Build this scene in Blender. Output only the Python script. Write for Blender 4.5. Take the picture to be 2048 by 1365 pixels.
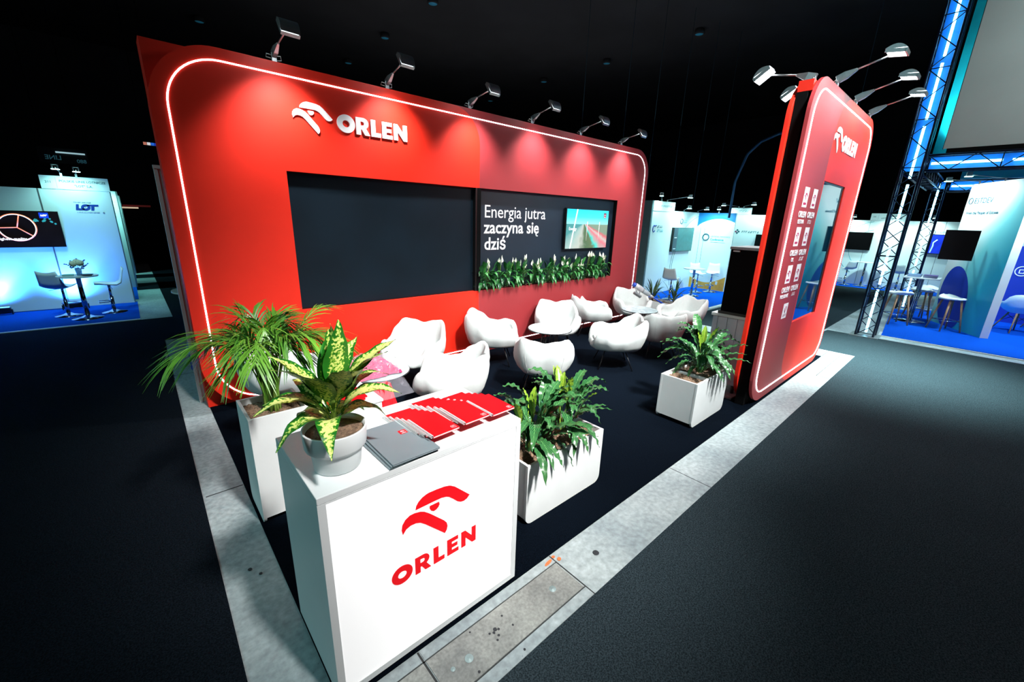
import bpy, bmesh, math, random
from mathutils import Vector, Matrix, geometry

# ------------------------------------------------------------------ camera, world, large lights, exposure
for _o in list(bpy.data.objects):
    bpy.data.objects.remove(_o)
SC = bpy.context.scene
COL = SC.collection
PI = math.pi

cam_data = bpy.data.cameras.new('camera')
cam = bpy.data.objects.new('camera', cam_data)
COL.objects.link(cam)
SC.camera = cam
cam_data.sensor_fit = 'HORIZONTAL'
cam_data.sensor_width = 36.0
cam_data.lens = 828.8455 / 2048 * 36.0
cam_data.clip_start = 0.05
cam_data.clip_end = 200
_R = ((0.74425334, -0.66715264, 0.03153291), (-0.16763625, -0.23229351, -0.95809071), (0.64651764, 0.70777615, -0.28472418))
cam.matrix_world = Matrix(((_R[0][0], -_R[1][0], -_R[2][0], 0.0),
                           (_R[0][1], -_R[1][1], -_R[2][1], 0.0),
                           (_R[0][2], -_R[1][2], -_R[2][2], 2.0),
                           (0, 0, 0, 1)))

world = bpy.data.worlds.new('hall_world')
SC.world = world
world.use_nodes = True
_bg = world.node_tree.nodes['Background']
_bg.inputs[0].default_value = (0.0052, 0.0052, 0.0056, 1)
_bg.inputs[1].default_value = 1.0

SC.view_settings.view_transform = 'Standard'
SC.view_settings.look = 'None'
SC.view_settings.gamma = 1.0
SC.view_settings.exposure = 0.12
SC.view_settings.use_curve_mapping = False
try:
    SC.cycles.use_denoising = True
    SC.cycles.sample_clamp_indirect = 4.0
    SC.cycles.max_bounces = 6
    SC.cycles.caustics_reflective = False
    SC.cycles.caustics_refractive = False
except Exception:
    pass


def aim(o, target):
    d = Vector(target) - Vector(o.location)
    o.rotation_euler = d.to_track_quat('-Z', 'Y').to_euler()


def hall_light(name, loc, target, power, size, color, spread=180):
    d = bpy.data.lights.new(name, 'AREA')
    d.energy = power
    d.shape = 'DISK'
    d.size = size
    d.color = color
    d.spread = math.radians(spread)
    o = bpy.data.objects.new(name, d)
    COL.objects.link(o)
    o.location = loc
    aim(o, target)
    return o


# unseen overhead lights; the stand's own come first, then added fills
hall_light('unseen_hall_light', (1.5, -2.7, 6.9), (2.0, 2.6, 0.8), 88, 0.6, (1.0, 0.985, 0.97), 36)
hall_light('unseen_hall_light', (3.4, -2.2, 8.2), (4.6, 3.0, 0.3), 84, 1.0, (0.97, 1.0, 1.0), 30)
hall_light('unseen_hall_light', (8.2, -2.9, 7.6), (8.3, 0.8, 0.4), 210, 1.2, (0.70, 1.0, 0.98), 32)  # added fill on the tower front and right aisle
hall_light('unseen_hall_light', (5.2, -3.4, 8.6), (10.4, -0.8, 4.9), 32, 0.8, (0.85, 1.0, 0.98), 40)  # added fill on the big grey screen
hall_light('unseen_hall_light', (10.6, 1.2, 7.0), (12.2, 5.6, 0.8), 30, 0.8, (0.5, 1.0, 0.97), 40)  # added fill on the corner booth
hall_light('unseen_hall_light', (15.6, 0.6, 7.0), (20.0, 2.6, 0.8), 34, 0.8, (0.6, 1.0, 0.98), 40)  # added fill on the far pale booth
hall_light('unseen_hall_light', (-1.2, 7.0, 7.0), (-1.0, 11.4, 0.8), 9, 0.8, (0.4, 0.9, 1.0), 30)  # added fill on the airline booth furniture
# added fills: teal for left-facing sides, and an upward one lifting the ceiling's black
hall_light('teal_side_fill', (-7.0, 3.0, 6.5), (0.6, 3.4, 0.8), 38, 3.0, (0.45, 0.95, 1.0), 70)
hall_light('ceiling_fill', (10.0, 11.0, 5.5), (10.0, 11.0, 9.2), 140, 18.0, (1.0, 1.0, 1.05), 180)


# ------------------------------------------------------------------ helpers
def lin(c):
    return tuple((x / 255 / 12.92) if x / 255 <= 0.04045 else ((x / 255 + 0.055) / 1.055) ** 2.4 for x in c)


class MB:
    def __init__(s):
        s.v, s.f, s.sm, s.uv = [], [], [], {}

    def add(s, vs, fs, smooth=False, M=None):
        b = len(s.v)
        if M is not None:
            vs = [tuple(M @ Vector(p)) for p in vs]
        s.v += [tuple(p) for p in vs]
        s.f += [tuple(i + b for i in f) for f in fs]
        s.sm += [smooth] * len(fs)
        return b

    def box(s, x0, x1, y0, y1, z0, z1, M=None):
        vs = [(x, y, z) for z in (z0, z1) for y in (y0, y1) for x in (x0, x1)]
        s.add(vs, [(0, 2, 3, 1), (4, 5, 7, 6), (0, 1, 5, 4), (2, 6, 7, 3), (0, 4, 6, 2), (1, 3, 7, 5)], False, M)
        return s

    def tube(s, pts, r, n=8, cap=True, closed=False, M=None):
        pts = [Vector(p) for p in pts]
        m = len(pts)
        rs = r if isinstance(r, (list, tuple)) else [r] * m
        up = None
        vs, fs = [], []
        for i, p in enumerate(pts):
            if closed:
                t = (pts[(i + 1) % m] - pts[i - 1])
            else:
                t = pts[min(i + 1, m - 1)] - pts[max(i - 1, 0)]
            t.normalize()
            if up is None:
                up = Vector((0, 0, 1)) if abs(t.z) < 0.9 else Vector((1, 0, 0))
            u = (up - t * up.dot(t))
            if u.length < 1e-6:
                u = t.orthogonal()
            u.normalize()
            w = t.cross(u)
            up = u
            for k in range(n):
                a = 2 * PI * k / n
                vs.append(p + (u * math.cos(a) + w * math.sin(a)) * rs[i])
        for i in range(m if closed else m - 1):
            j = (i + 1) % m
            for k in range(n):
                k2 = (k + 1) % n
                fs.append((i * n + k, i * n + k2, j * n + k2, j * n + k))
        if cap and not closed:
            fs.append(tuple(range(n))[::-1])
            fs.append(tuple(range((m - 1) * n, m * n)))
        s.add(vs, fs, True, M)
        return s

    def lathe(s, prof, n=24, M=None, smooth=True):
        vs, fs = [], []
        for r, z in prof:
            for k in range(n):
                a = 2 * PI * k / n
                vs.append((r * math.cos(a), r * math.sin(a), z))
        for i in range(len(prof) - 1):
            for k in range(n):
                k2 = (k + 1) % n
                fs.append((i * n + k, i * n + k2, (i + 1) * n + k2, (i + 1) * n + k))
        s.add(vs, fs, smooth, M)
        return s

    def prism(s, outer, y0, y1, holes=(), M=None):
        """polygon in (x, z) with holes, extruded from y0 (front) to y1"""
        loops = [list(outer)] + [list(h) for h in holes]
        flat = [p for l in loops for p in l]
        tris = geometry.tessellate_polygon([[Vector((p[0], p[1], 0)) for p in l] for l in loops])
        n = len(flat)
        vs = [(p[0], y0, p[1]) for p in flat] + [(p[0], y1, p[1]) for p in flat]
        fs = []
        for t in tris:
            a, b, c = (Vector(flat[i]) for i in t)
            ccw = (b - a).cross(c - a) > 0
            t = tuple(t) if ccw else tuple(reversed(t))
            fs.append(t)
            fs.append(tuple(i + n for i in reversed(t)))
        base = 0
        for li, l in enumerate(loops):
            m = len(l)
            ar = sum(l[i][0] * l[(i + 1) % m][1] - l[(i + 1) % m][0] * l[i][1] for i in range(m))
            for i in range(m):
                a, b = base + i, base + (i + 1) % m
                q = (a, a + n, b + n, b)
                if (ar > 0) == (li == 0):
                    q = q
                else:
                    q = tuple(reversed(q))
                fs.append(q)
            base += m
        s.add(vs, fs, False, M)
        return s

    def mesh(s, name, mat=None):
        me = bpy.data.meshes.new(name)
        me.from_pydata(s.v, [], s.f)
        me.polygons.foreach_set('use_smooth', s.sm)
        if mat:
            me.materials.append(mat)
        me.update()
        return me

    def build(s, name, mat, parent=None, loc=None, bevel=0.0, seg=2):
        me = s.mesh(name, mat)
        if bevel:
            bm = bmesh.new()
            bm.from_mesh(me)
            bmesh.ops.remove_doubles(bm, verts=bm.verts, dist=1e-6)
            es = [e for e in bm.edges if len(e.link_faces) == 2 and e.calc_face_angle() > 0.6]
            bmesh.ops.bevel(bm, geom=es, offset=bevel, segments=seg, profile=0.5, affect='EDGES', clamp_overlap=True)
            bm.to_mesh(me)
            bm.free()
        return put(name, me, parent, loc)


def put(name, me, parent=None, loc=None, M=None):
    o = bpy.data.objects.new(name, me)
    COL.objects.link(o)
    if parent:
        o.parent = parent
    if M is not None:
        o.matrix_basis = M
    elif loc:
        o.location = loc
    return o


def tag(o, label, cat, group=None):
    o['label'] = label
    o['category'] = cat
    if group:
        o['group'] = group
    return o


def thing(name, label, cat, loc=(0, 0, 0), rz=0.0, group=None):
    o = bpy.data.objects.new(name, None)
    o.empty_display_size = 0.1
    COL.objects.link(o)
    o.location = loc
    o.rotation_euler = (0, 0, rz)
    return tag(o, label, cat, group)


def struct(o):
    o['kind'] = 'structure'
    return o


def copy_tree(o, parent=None):
    c = o.copy()
    COL.objects.link(c)
    c.parent = parent
    if parent:
        c.matrix_parent_inverse = o.matrix_parent_inverse.copy()
    for ch in o.children:
        copy_tree(ch, c)
    return c


def rrect(x0, x1, z0, z1, r=0.1, n=10, corners='1111', rs=None):
    """rounded rectangle outline, counter-clockwise; corners BL BR TR TL"""
    out = []
    cs = [(x0, z0, 1, 1, 180), (x1, z0, -1, 1, 270), (x1, z1, -1, -1, 0), (x0, z1, 1, -1, 90)]
    for i, (x, z, sx, sz, a0) in enumerate(cs):
        rr = rs[i] if rs else r
        if corners[i] == '0' or rr <= 0:
            out.append((x, z))
        else:
            cx, cz = x + sx * rr, z + sz * rr
            for k in range(n + 1):
                a = math.radians(a0 + 90 * k / n)
                out.append((cx + rr * math.cos(a), cz + rr * math.sin(a)))
    return out


def arc(cx, cy, r, a0, a1, n=12, ry=None):
    ry = ry or r
    return [(cx + r * math.cos(math.radians(a0 + (a1 - a0) * k / n)), cy + ry * math.sin(math.radians(a0 + (a1 - a0) * k / n))) for k in range(n + 1)]


def frame(origin, right, up):
    r, u = Vector(right).normalized(), Vector(up).normalized()
    n = r.cross(u)
    M = Matrix(((r.x, u.x, n.x, origin[0]), (r.y, u.y, n.y, origin[1]), (r.z, u.z, n.z, origin[2]), (0, 0, 0, 1)))
    return M


_tc = {}


def text_mesh(body, size=0.1, bold=0.0, align='LEFT', depth=0.001, spacing=1.0, res=3):
    k = (body, size, bold, align, depth, spacing)
    if k in _tc:
        return _tc[k]
    c = bpy.data.curves.new('text', 'FONT')
    c.body = body
    c.size = size
    c.offset = bold * size
    c.align_x = align
    c.extrude = depth
    c.space_character = spacing
    c.resolution_u = res
    o = bpy.data.objects.new('text', c)
    COL.objects.link(o)
    dg = bpy.context.evaluated_depsgraph_get()
    me = bpy.data.meshes.new_from_object(o.evaluated_get(dg))
    bpy.data.objects.remove(o)
    bpy.data.curves.remove(c)
    _tc[k] = me
    return me


def text(name, body, size, M, mat, parent, bold=0.0, align='LEFT', depth=0.001, spacing=1.0):
    me = text_mesh(body, size, bold, align, depth, spacing).copy()
    me.materials.clear()
    me.materials.append(mat)
    return put(name, me, parent, None, M)


def tiny_print(name, w, h, M_, mat_, parent, seed=1):
    """a line of print too small to read in the photograph: a row of separate dark dashes w wide, h high, from the local origin"""
    rnd = random.Random(seed)
    mb = MB()
    x = 0.0
    while x < w - h * 0.2:
        c = min(h * rnd.uniform(0.45, 0.8), w - x)
        if rnd.random() < 0.5:
            mb.box(x, x + c * 0.3, 0, h, 0, 0.0012).box(x, x + c, h * 0.75, h, 0, 0.0012)
        else:
            mb.box(x, x + c, 0, h * 0.28, 0, 0.0012).box(x + c * 0.6, x + c, 0, h, 0, 0.0012)
        x += c + h * 0.22
    o = put(name, mb.mesh(name, mat_), parent, None, M_)
    o['kind'] = 'stuff'
    return o


# ------------------------------------------------------------------ materials
def nodes(m):
    m.use_nodes = True
    nt = m.node_tree
    return nt, nt.nodes, nt.links, nt.nodes['Principled BSDF']


def mat(name, rgb, rough=0.5, metal=0.0, spec=0.5, var=0.06, scale=12.0, bump=0.0, emit=0.0, alpha=None, trans=0.0, coat=0.0, bscale=None, ergb=None):
    """procedural base: sRGB colour with slight noise variation, optional fine relief"""
    m = bpy.data.materials.new(name)
    nt, N, L, B = nodes(m)
    c = lin(rgb)
    B.inputs['Roughness'].default_value = rough
    B.inputs['Metallic'].default_value = metal
    B.inputs['Specular IOR Level'].default_value = spec
    if coat:
        B.inputs['Coat Weight'].default_value = coat
    if trans:
        B.inputs['Transmission Weight'].default_value = trans
    if alpha is not None:
        B.inputs['Alpha'].default_value = alpha
    tc = N.new('ShaderNodeTexCoord')
    nz = N.new('ShaderNodeTexNoise')
    nz.inputs['Scale'].default_value = scale
    nz.inputs['Detail'].default_value = 4
    L.new(tc.outputs['Object'], nz.inputs['Vector'])
    r = N.new('ShaderNodeValToRGB')
    r.color_ramp.elements[0].position = 0.3
    r.color_ramp.elements[1].position = 0.7
    r.color_ramp.elements[0].color = tuple(x * (1 - var) for x in c) + (1,)
    r.color_ramp.elements[1].color = tuple(min(1, x * (1 + var)) for x in c) + (1,)
    L.new(nz.outputs[0], r.inputs[0])
    L.new(r.outputs[0], B.inputs['Base Color'])
    if emit:
        B.inputs['Emission Strength'].default_value = emit
        B.inputs['Emission Color'].default_value = (lin(ergb) if ergb else c) + (1,)
    if bump:
        n2 = N.new('ShaderNodeTexNoise')
        n2.inputs['Scale'].default_value = bscale or scale * 12
        n2.inputs['Detail'].default_value = 3
        L.new(tc.outputs['Object'], n2.inputs['Vector'])
        b = N.new('ShaderNodeBump')
        b.inputs['Strength'].default_value = bump
        b.inputs['Distance'].default_value = 0.01
        L.new(n2.outputs[0], b.inputs['Height'])
        L.new(b.outputs[0], B.inputs['Normal'])
    return m


def ramp(N, stops):
    r = N.new('ShaderNodeValToRGB')
    e = r.color_ramp.elements
    while len(e) < len(stops):
        e.new(0.5)
    for i, (p, c) in enumerate(stops):
        e[i].position = p
        e[i].color = tuple(c) + (1,)
    return r


def concrete_mat(name, rgb, dark, rough=0.6, scale=1.3):
    m = bpy.data.materials.new(name)
    nt, N, L, B = nodes(m)
    tc = N.new('ShaderNodeTexCoord')
    n1 = N.new('ShaderNodeTexNoise'); n1.inputs['Scale'].default_value = scale; n1.inputs['Detail'].default_value = 8; n1.inputs['Roughness'].default_value = 0.65
    n2 = N.new('ShaderNodeTexNoise'); n2.inputs['Scale'].default_value = scale * 22; n2.inputs['Detail'].default_value = 5
    n3 = N.new('ShaderNodeTexVoronoi'); n3.inputs['Scale'].default_value = 17
    for n in (n1, n2, n3):
        L.new(tc.outputs['Object'], n.inputs['Vector'])
    r1 = ramp(N, [(0.3, lin(dark)), (0.7, lin(rgb))])
    L.new(n1.outputs[0], r1.inputs[0])
    mx = N.new('ShaderNodeMixRGB'); mx.blend_type = 'OVERLAY'; mx.inputs[0].default_value = 0.55
    L.new(r1.outputs[0], mx.inputs[1]); L.new(n2.outputs[0], mx.inputs[2])
    r3 = ramp(N, [(0.035, (0.25, 0.25, 0.26)), (0.06, (1, 1, 1))])
    L.new(n3.outputs['Distance'], r3.inputs[0])
    m2 = N.new('ShaderNodeMixRGB'); m2.blend_type = 'MULTIPLY'; m2.inputs[0].default_value = 0.5
    L.new(mx.outputs[0], m2.inputs[1]); L.new(r3.outputs[0], m2.inputs[2])
    L.new(m2.outputs[0], B.inputs['Base Color'])
    B.inputs['Roughness'].default_value = rough
    b = N.new('ShaderNodeBump'); b.inputs['Strength'].default_value = 0.25; b.inputs['Distance'].default_value = 0.01
    L.new(n2.outputs[0], b.inputs['Height']); L.new(b.outputs[0], B.inputs['Normal'])
    return m


def carpet_mat(name, rgb, fleck=1.7):
    m = bpy.data.materials.new(name)
    nt, N, L, B = nodes(m)
    tc = N.new('ShaderNodeTexCoord')
    n1 = N.new('ShaderNodeTexNoise'); n1.inputs['Scale'].default_value = 140; n1.inputs['Detail'].default_value = 6
    n2 = N.new('ShaderNodeTexNoise'); n2.inputs['Scale'].default_value = 1.1; n2.inputs['Detail'].default_value = 3
    L.new(tc.outputs['Object'], n1.inputs['Vector']); L.new(tc.outputs['Object'], n2.inputs['Vector'])
    c = lin(rgb)
    r = ramp(N, [(0.38, tuple(x * 0.55 for x in c)), (0.64, tuple(min(1, x * fleck) for x in c))])
    L.new(n1.outputs[0], r.inputs[0])
    mx = N.new('ShaderNodeMixRGB'); mx.blend_type = 'MULTIPLY'; mx.inputs[0].default_value = 0.25
    L.new(r.outputs[0], mx.inputs[1]); L.new(n2.outputs[0], mx.inputs[2])
    L.new(mx.outputs[0], B.inputs['Base Color'])
    B.inputs['Roughness'].default_value = 0.95
    B.inputs['Specular IOR Level'].default_value = 0.02
    b = N.new('ShaderNodeBump'); b.inputs['Strength'].default_value = 0.6; b.inputs['Distance'].default_value = 0.006
    L.new(n1.outputs[0], b.inputs['Height']); L.new(b.outputs[0], B.inputs['Normal'])
    return m


def leaf_mat(name, kind, dark, light, rough=0.35):
    """UV: u across the blade (0.5 is the midrib), v along it"""
    m = bpy.data.materials.new(name)
    nt, N, L, B = nodes(m)
    uv = N.new('ShaderNodeUVMap')
    sp = N.new('ShaderNodeSeparateXYZ')
    L.new(uv.outputs[0], sp.inputs[0])

    def math_(op, a, b=None):
        n = N.new('ShaderNodeMath'); n.operation = op
        for i, x in enumerate((a, b)):
            if x is None:
                continue
            if isinstance(x, (int, float)):
                n.inputs[i].default_value = x
            else:
                L.new(x, n.inputs[i])
        return n.outputs[0]
    d = math_('MULTIPLY', math_('ABSOLUTE', math_('SUBTRACT', sp.outputs[0], 0.5)), 2.0)
    tc = N.new('ShaderNodeTexCoord')
    oi = N.new('ShaderNodeObjectInfo')
    nz = N.new('ShaderNodeTexNoise')
    nz.inputs['Detail'].default_value = 4
    L.new(tc.outputs['Object'], nz.inputs['Vector'])
    if kind == 'dieff':
        nz.inputs['Scale'].default_value = 95
        s = math_('ADD', math_('MULTIPLY', math_('POWER', d, 2.2), 0.5), math_('MULTIPLY', nz.outputs[0], 1.35))
        s = math_('ADD', s, math_('MULTIPLY', oi.outputs['Random'], 0.16))
        r = ramp(N, [(0.79, lin(light)), (0.88, lin((150, 200, 62))), (0.95, lin(dark))])
        L.new(s, r.inputs[0])
    elif kind == 'vein':
        nz.inputs['Scale'].default_value = 14
        t = math_('SUBTRACT', math_('MULTIPLY', sp.outputs[1], 13.0), math_('MULTIPLY', d, 3.2))
        w = math_('FRACT', t)
        w = math_('ABSOLUTE', math_('SUBTRACT', w, 0.5))
        s = math_('ADD', w, math_('MULTIPLY', nz.outputs[0], 0.25))
        s = math_('SUBTRACT', s, math_('MULTIPLY', math_('LESS_THAN', d, 0.07), 0.4))
        r = ramp(N, [(0.12, lin(light)), (0.42, lin(dark))])
        L.new(s, r.inputs[0])
    else:
        nz.inputs['Scale'].default_value = 9
        s = math_('ADD', math_('MULTIPLY', nz.outputs[0], 0.6), math_('MULTIPLY', oi.outputs['Random'], 0.45))
        s = math_('SUBTRACT', s, math_('MULTIPLY', math_('LESS_THAN', d, 0.08), 0.25))
        r = ramp(N, [(0.2, lin(light)), (0.75, lin(dark))])
        L.new(s, r.inputs[0])
    L.new(r.outputs[0], B.inputs['Base Color'])
    B.inputs['Roughness'].default_value = rough
    try:
        B.inputs['Subsurface Weight'].default_value = 0.0
        B.inputs['Transmission Weight'].default_value = 0.0
    except Exception:
        pass
    return m


M = {}
M['red'] = mat('red_panel', (232, 42, 22), 0.5, spec=0.35, var=0.03, scale=3, bump=0.02, bscale=300)
M['crimson'] = mat('crimson_panel', (156, 50, 54), 0.5, spec=0.35, var=0.03, scale=3, bump=0.02, bscale=300)
M['darkred'] = mat('dark_red_return', (150, 8, 14), 0.5, var=0.05)
M['led'] = mat('led_line', (250, 248, 255), 0.5, emit=6.0, var=0.0)
M['navy'] = mat('led_screen_face', (9, 25, 35), 0.5, spec=0.2, var=0.16, scale=2.2, bump=0.05, bscale=400)
M['navyback'] = mat('niche_back_print', (14, 32, 46), 0.5, var=0.1, scale=3)
M['black'] = mat('black_plastic', (12, 12, 13), 0.35, var=0.1)
M['matt_black'] = mat('matt_black', (6, 6, 7), 0.9, var=0.1, spec=0.1)
M['white_print'] = mat('white_lettering', (248, 248, 250), 0.5, var=0.01)
M['white_lit'] = mat('white_lettering_bright', (250, 250, 252), 0.45, var=0.0, emit=0.12)
M['white'] = mat('white_lacquer', (222, 226, 226), 0.35, var=0.02, scale=4)
M['white_matt'] = mat('white_matt_board', (218, 222, 221), 0.6, var=0.03, scale=5, bump=0.03)
M['fabric'] = mat('white_upholstery', (203, 207, 205), 0.85, var=0.03, scale=30, bump=0.12, bscale=500, spec=0.2)
M['seam'] = mat('seam_thread', (196, 198, 196), 0.8, var=0.05)
M['alu'] = mat('brushed_aluminium', (168, 172, 174), 0.38, 0.85, var=0.06, scale=40)
M['chrome'] = mat('chrome', (205, 210, 214), 0.12, 1.0, var=0.02)
M['steel_black'] = mat('black_steel', (20, 20, 22), 0.4, 0.3, var=0.1)
M['lampglow'] = mat('lamp_glass_lit', (240, 252, 255), 0.4, emit=22.0, var=0.0)
M['lampglow_soft'] = mat('lamp_glass_dim', (225, 250, 252), 0.4, emit=7.0, var=0.0)
M['tealglow'] = mat('cool_lamp_glass_lit', (190, 255, 250), 0.4, emit=5.0, var=0.0)
M['soil'] = mat('clay_granules', (120, 96, 76), 0.95, var=0.5, scale=70, bump=0.9, bscale=120)
M['cable'] = mat('white_cable', (205, 210, 210), 0.5, var=0.03)
M['cable_black'] = mat('black_cable', (14, 14, 15), 0.5, var=0.1)

# ------------------------------------------------------------------ setting: hall floor, carpets, ceiling, walls
concrete = concrete_mat('hall_concrete', (178, 188, 188), (128, 140, 144))
slab_mat = concrete_mat('trench_cover_concrete', (158, 160, 154), (112, 114, 112), scale=3.0)
carpet_black = carpet_mat('black_stand_carpet', (6, 12, 20))
carpet_aisle = carpet_mat('charcoal_aisle_carpet', (46, 56, 61))
carpet_left = carpet_mat('dark_aisle_carpet', (18, 23, 29))
carpet_blue = carpet_mat('royal_blue_carpet', (20, 100, 236), 1.2)
hall_dark = mat('hall_black', (44, 44, 46), 0.9, var=0.2, scale=0.6)

fl = struct(MB().box(-14, 34, -8, 30, -0.12, 0.0).build('floor', concrete))
ce = struct(MB().box(-14, 34, -8, 30, 9.2, 9.3).build('ceiling', hall_dark))
struct(MB().box(-14, 34, 30, 30.2, -0.1, 9.3).build('wall_back', hall_dark))
struct(MB().box(34, 34.2, -8, 30, -0.1, 9.3).build('wall_right', hall_dark))
struct(MB().box(-14.2, -14, -8, 30, -0.1, 9.3).build('wall_left', hall_dark))


def slab(name, poly, z0, z1, m, parent=None, label=None):
    mb = MB()
    n = len(poly)
    vs = [(x, y, z0) for x, y in poly] + [(x, y, z1) for x, y in poly]
    fs = [tuple(range(n))[::-1], tuple(range(n, 2 * n))] + [(i, (i + 1) % n, (i + 1) % n + n, i + n) for i in range(n)]
    mb.add(vs, fs)
    return mb.build(name, m, parent)


def rect(x0, x1, y0, y1):
    return [(x0, y0), (x1, y0), (x1, y1), (x0, y1)]


def carpet(name, poly, m, z=0.006):
    return struct(slab(name, poly, 0.0005, z, m))


carpet('stand_carpet', rect(0.335, 8.06, 1.355, 5.25), carpet_black)
carpet('aisle_carpet', [(-8, -5), (0.045, -5), (0.062, 1.72), (0.15, 8.19), (0.15, 8.2), (8.0, 8.2), (8.0, 9.96), (-8, 9.96)], carpet_left)
carpet('aisle_carpet', [(0.33, -5), (10.28, -5), (10.34, 1.75), (9.95, 1.78), (9.95, 10), (8.55, 10), (8.55, 1.0), (0.33, 1.0)], carpet_aisle)
carpet('aisle_carpet', [(9.96, 1.8), (19.0, 1.8), (19.0, 4.1), (9.96, 4.1)], carpet_aisle)

# concrete trench cover in the front strip, its slabs lifted out of the floor by their joints
for (x0, x1, y0, y1) in ((0.70, 1.592, 1.072, 1.288), (-0.4, 0.685, 1.072, 1.288)):
    slab('slab', rect(x0, x1, y0, y1), 0.0002, 0.0045, slab_mat, fl)
for (x0, x1, y0, y1) in ((0.70, 1.60, 1.003, 1.064), (0.70, 1.60, 1.296, 1.352), (-0.4, 0.685, 1.296, 1.352), (-0.4, 0.685, 1.003, 1.064)):
    slab('slab', rect(x0, x1, y0, y1), 0.0002, 0.003, concrete, fl)
joint = mat('floor_joint', (48, 50, 50), 0.9)
for x0, x1, y0, y1 in ((1.601, 1.609, 1.003, 1.352), (0.687, 0.696, 1.003, 1.352), (0.0, 1.6, 1.065, 1.071), (0.0, 1.6, 1.289, 1.295)):
    slab('joint', rect(x0, x1, y0, y1), 0.0002, 0.0012, joint, fl)
# joints and slabs in the strips further off
for x0, x1, y0, y1 in ((3.1, 3.106, 1.0, 1.35), (6.9, 6.91, 1.0, 1.2), (7.4, 7.41, 1.0, 1.35), (6.9, 8.5, 1.16, 1.168), (0.1, 0.33, 3.32, 3.33), (0.1, 0.33, 6.3, 6.31), (8.06, 8.55, 1.35, 1.36), (8.06, 8.55, 3.5, 3.51)):
    slab('joint', rect(x0, x1, y0, y1), 0.0002, 0.0012, joint, fl)
orange = mat('orange_paint_mark', (228, 118, 66), 0.8, var=0.15, scale=60)
for (cx, cy, rx, ry, a) in ((1.562, 1.318, 0.034, 0.010, 0.15), (1.618, 1.33, 0.012, 0.010, 0), (1.635, 1.296, 0.014, 0.012, 0.5)):
    slab('paint_mark', [(cx + rx * math.cos(t) * math.cos(a) - ry * math.sin(t) * math.sin(a), cy + rx * math.cos(t) * math.sin(a) + ry * math.sin(t) * math.cos(a)) for t in [2 * PI * k / 14 for k in range(14)]], 0.003, 0.0052, orange, fl)
stain = mat('dark_floor_stain', (44, 46, 50), 0.75, var=0.2)
random.seed(3)
for (cx, cy, r) in ((1.03, 1.19, .008), (1.045, 1.2, .011), (1.06, 1.19, .007), (1.01, 1.2, .006), (1.04, 1.165, .007), (1.02, 1.15, .006), (1.12, 1.235, .006), (0.94, 1.27, .005), (1.13, 1.16, .006), (0.86, 1.09, .007), (1.09, 1.03, .006), (1.85, 1.18, .02), (0.2, 2.4, .012), (0.24, 2.33, .009)):
    slab('stain', [(cx + r * (0.8 + 0.3 * random.random()) * math.cos(t), cy + r * math.sin(t)) for t in [2 * PI * k / 9 for k in range(9)]], 0.003, 0.0052, stain, fl)
disc_m = mat('round_floor_cap', (150, 168, 168), 0.5, 0.2, var=0.1)
for i, (x, y, r) in enumerate(((1.444, 1.175, 0.020), (0.861, 1.169, 0.021), (0.776, 1.177, 0.011))):
    d = MB()
    d.lathe([(0.0001, 0.0062), (r * 0.15, 0.0062), (r * 0.17, 0.005), (r * 0.75, 0.0062), (r * 0.8, 0.005), (r, 0.006), (r, 0.002)], 20)
    d.build('floor_cap', disc_m, fl, (x, y, 0))

# small ceiling downlights
ceil_glow = mat('dim_ceiling_lens', (40, 120, 150), 0.5, emit=0.16, var=0.0)
CL = [(3.5, 22.7, 'far left over the red wall'), (9.2, 14.7, 'at the top edge of the picture'), (9.35, 18.7, 'above the second wall lamp'), (9.45, 22.9, 'small and far above the second wall lamp'), (17.9, 13.7, 'above the long dark span right of the sixth wall lamp'), (17.7, 9.25, 'highest one left of the tower lamps'), (17.9, 17.75, 'just above the fifth wall lamp'), (18.4, 22.9, 'behind the third wall lamp head')]
for x, y, w in CL:
    t = thing('ceiling_downlight', 'small dim blue ceiling downlight ' + w, 'ceiling light', (x, y, 9.2), 0, 'hall ceiling downlights')
    MB().lathe([(0.0, 0.0), (0.16, 0.0), (0.2, -0.16), (0.17, -0.2), (0.15, -0.17)], 16).build('housing', hall_dark, t)
    MB().lathe([(0.0001, -0.175), (0.15, -0.175), (0.15, -0.165)], 16).build('lens', ceil_glow, t)
cable_m = mat('suspension_cable', (70, 110, 125), 0.5, 0.4)
for i, (x, y) in enumerate(((13.0, 9.0), (14.5, 8.8), (16.0, 8.6), (17.5, 8.4), (19.0, 8.2), (16.5, 3.4), (12.0, 10.0))):
    tag(MB().tube([(0, 0, 0), (0, 0, 6.7)], 0.007, 5, True).build('suspension_cable', cable_m, None, (x, y, 2.5)), ['thin steel cable hanging over the white booths, leftmost pair', 'thin steel cable hanging over the white booths, second', 'thin steel cable hanging over the white booths, middle', 'thin steel cable hanging over the white booths, fourth', 'thin steel cable hanging over the white booths, nearest the curved pole', 'thin steel cable hanging right of the red tower', 'thin steel cable hanging beside the red wall end'][i], 'cable', 'suspension cables')
pole = MB().tube([(13.2, 5.2, 2.2), (13.2, 5.2, 3.2), (13.2, 5.0, 3.9), (13.2, 4.7, 4.2), (13.2, 4.3, 4.35), (13.2, 3.9, 4.4)], 0.035, 8)
tag(pole.build('curved_pole', mat('dark_blue_pipe', (24, 60, 92), 0.5, 0.2)), 'dark blue curved pole rising left of the red tower', 'pole')


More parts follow.
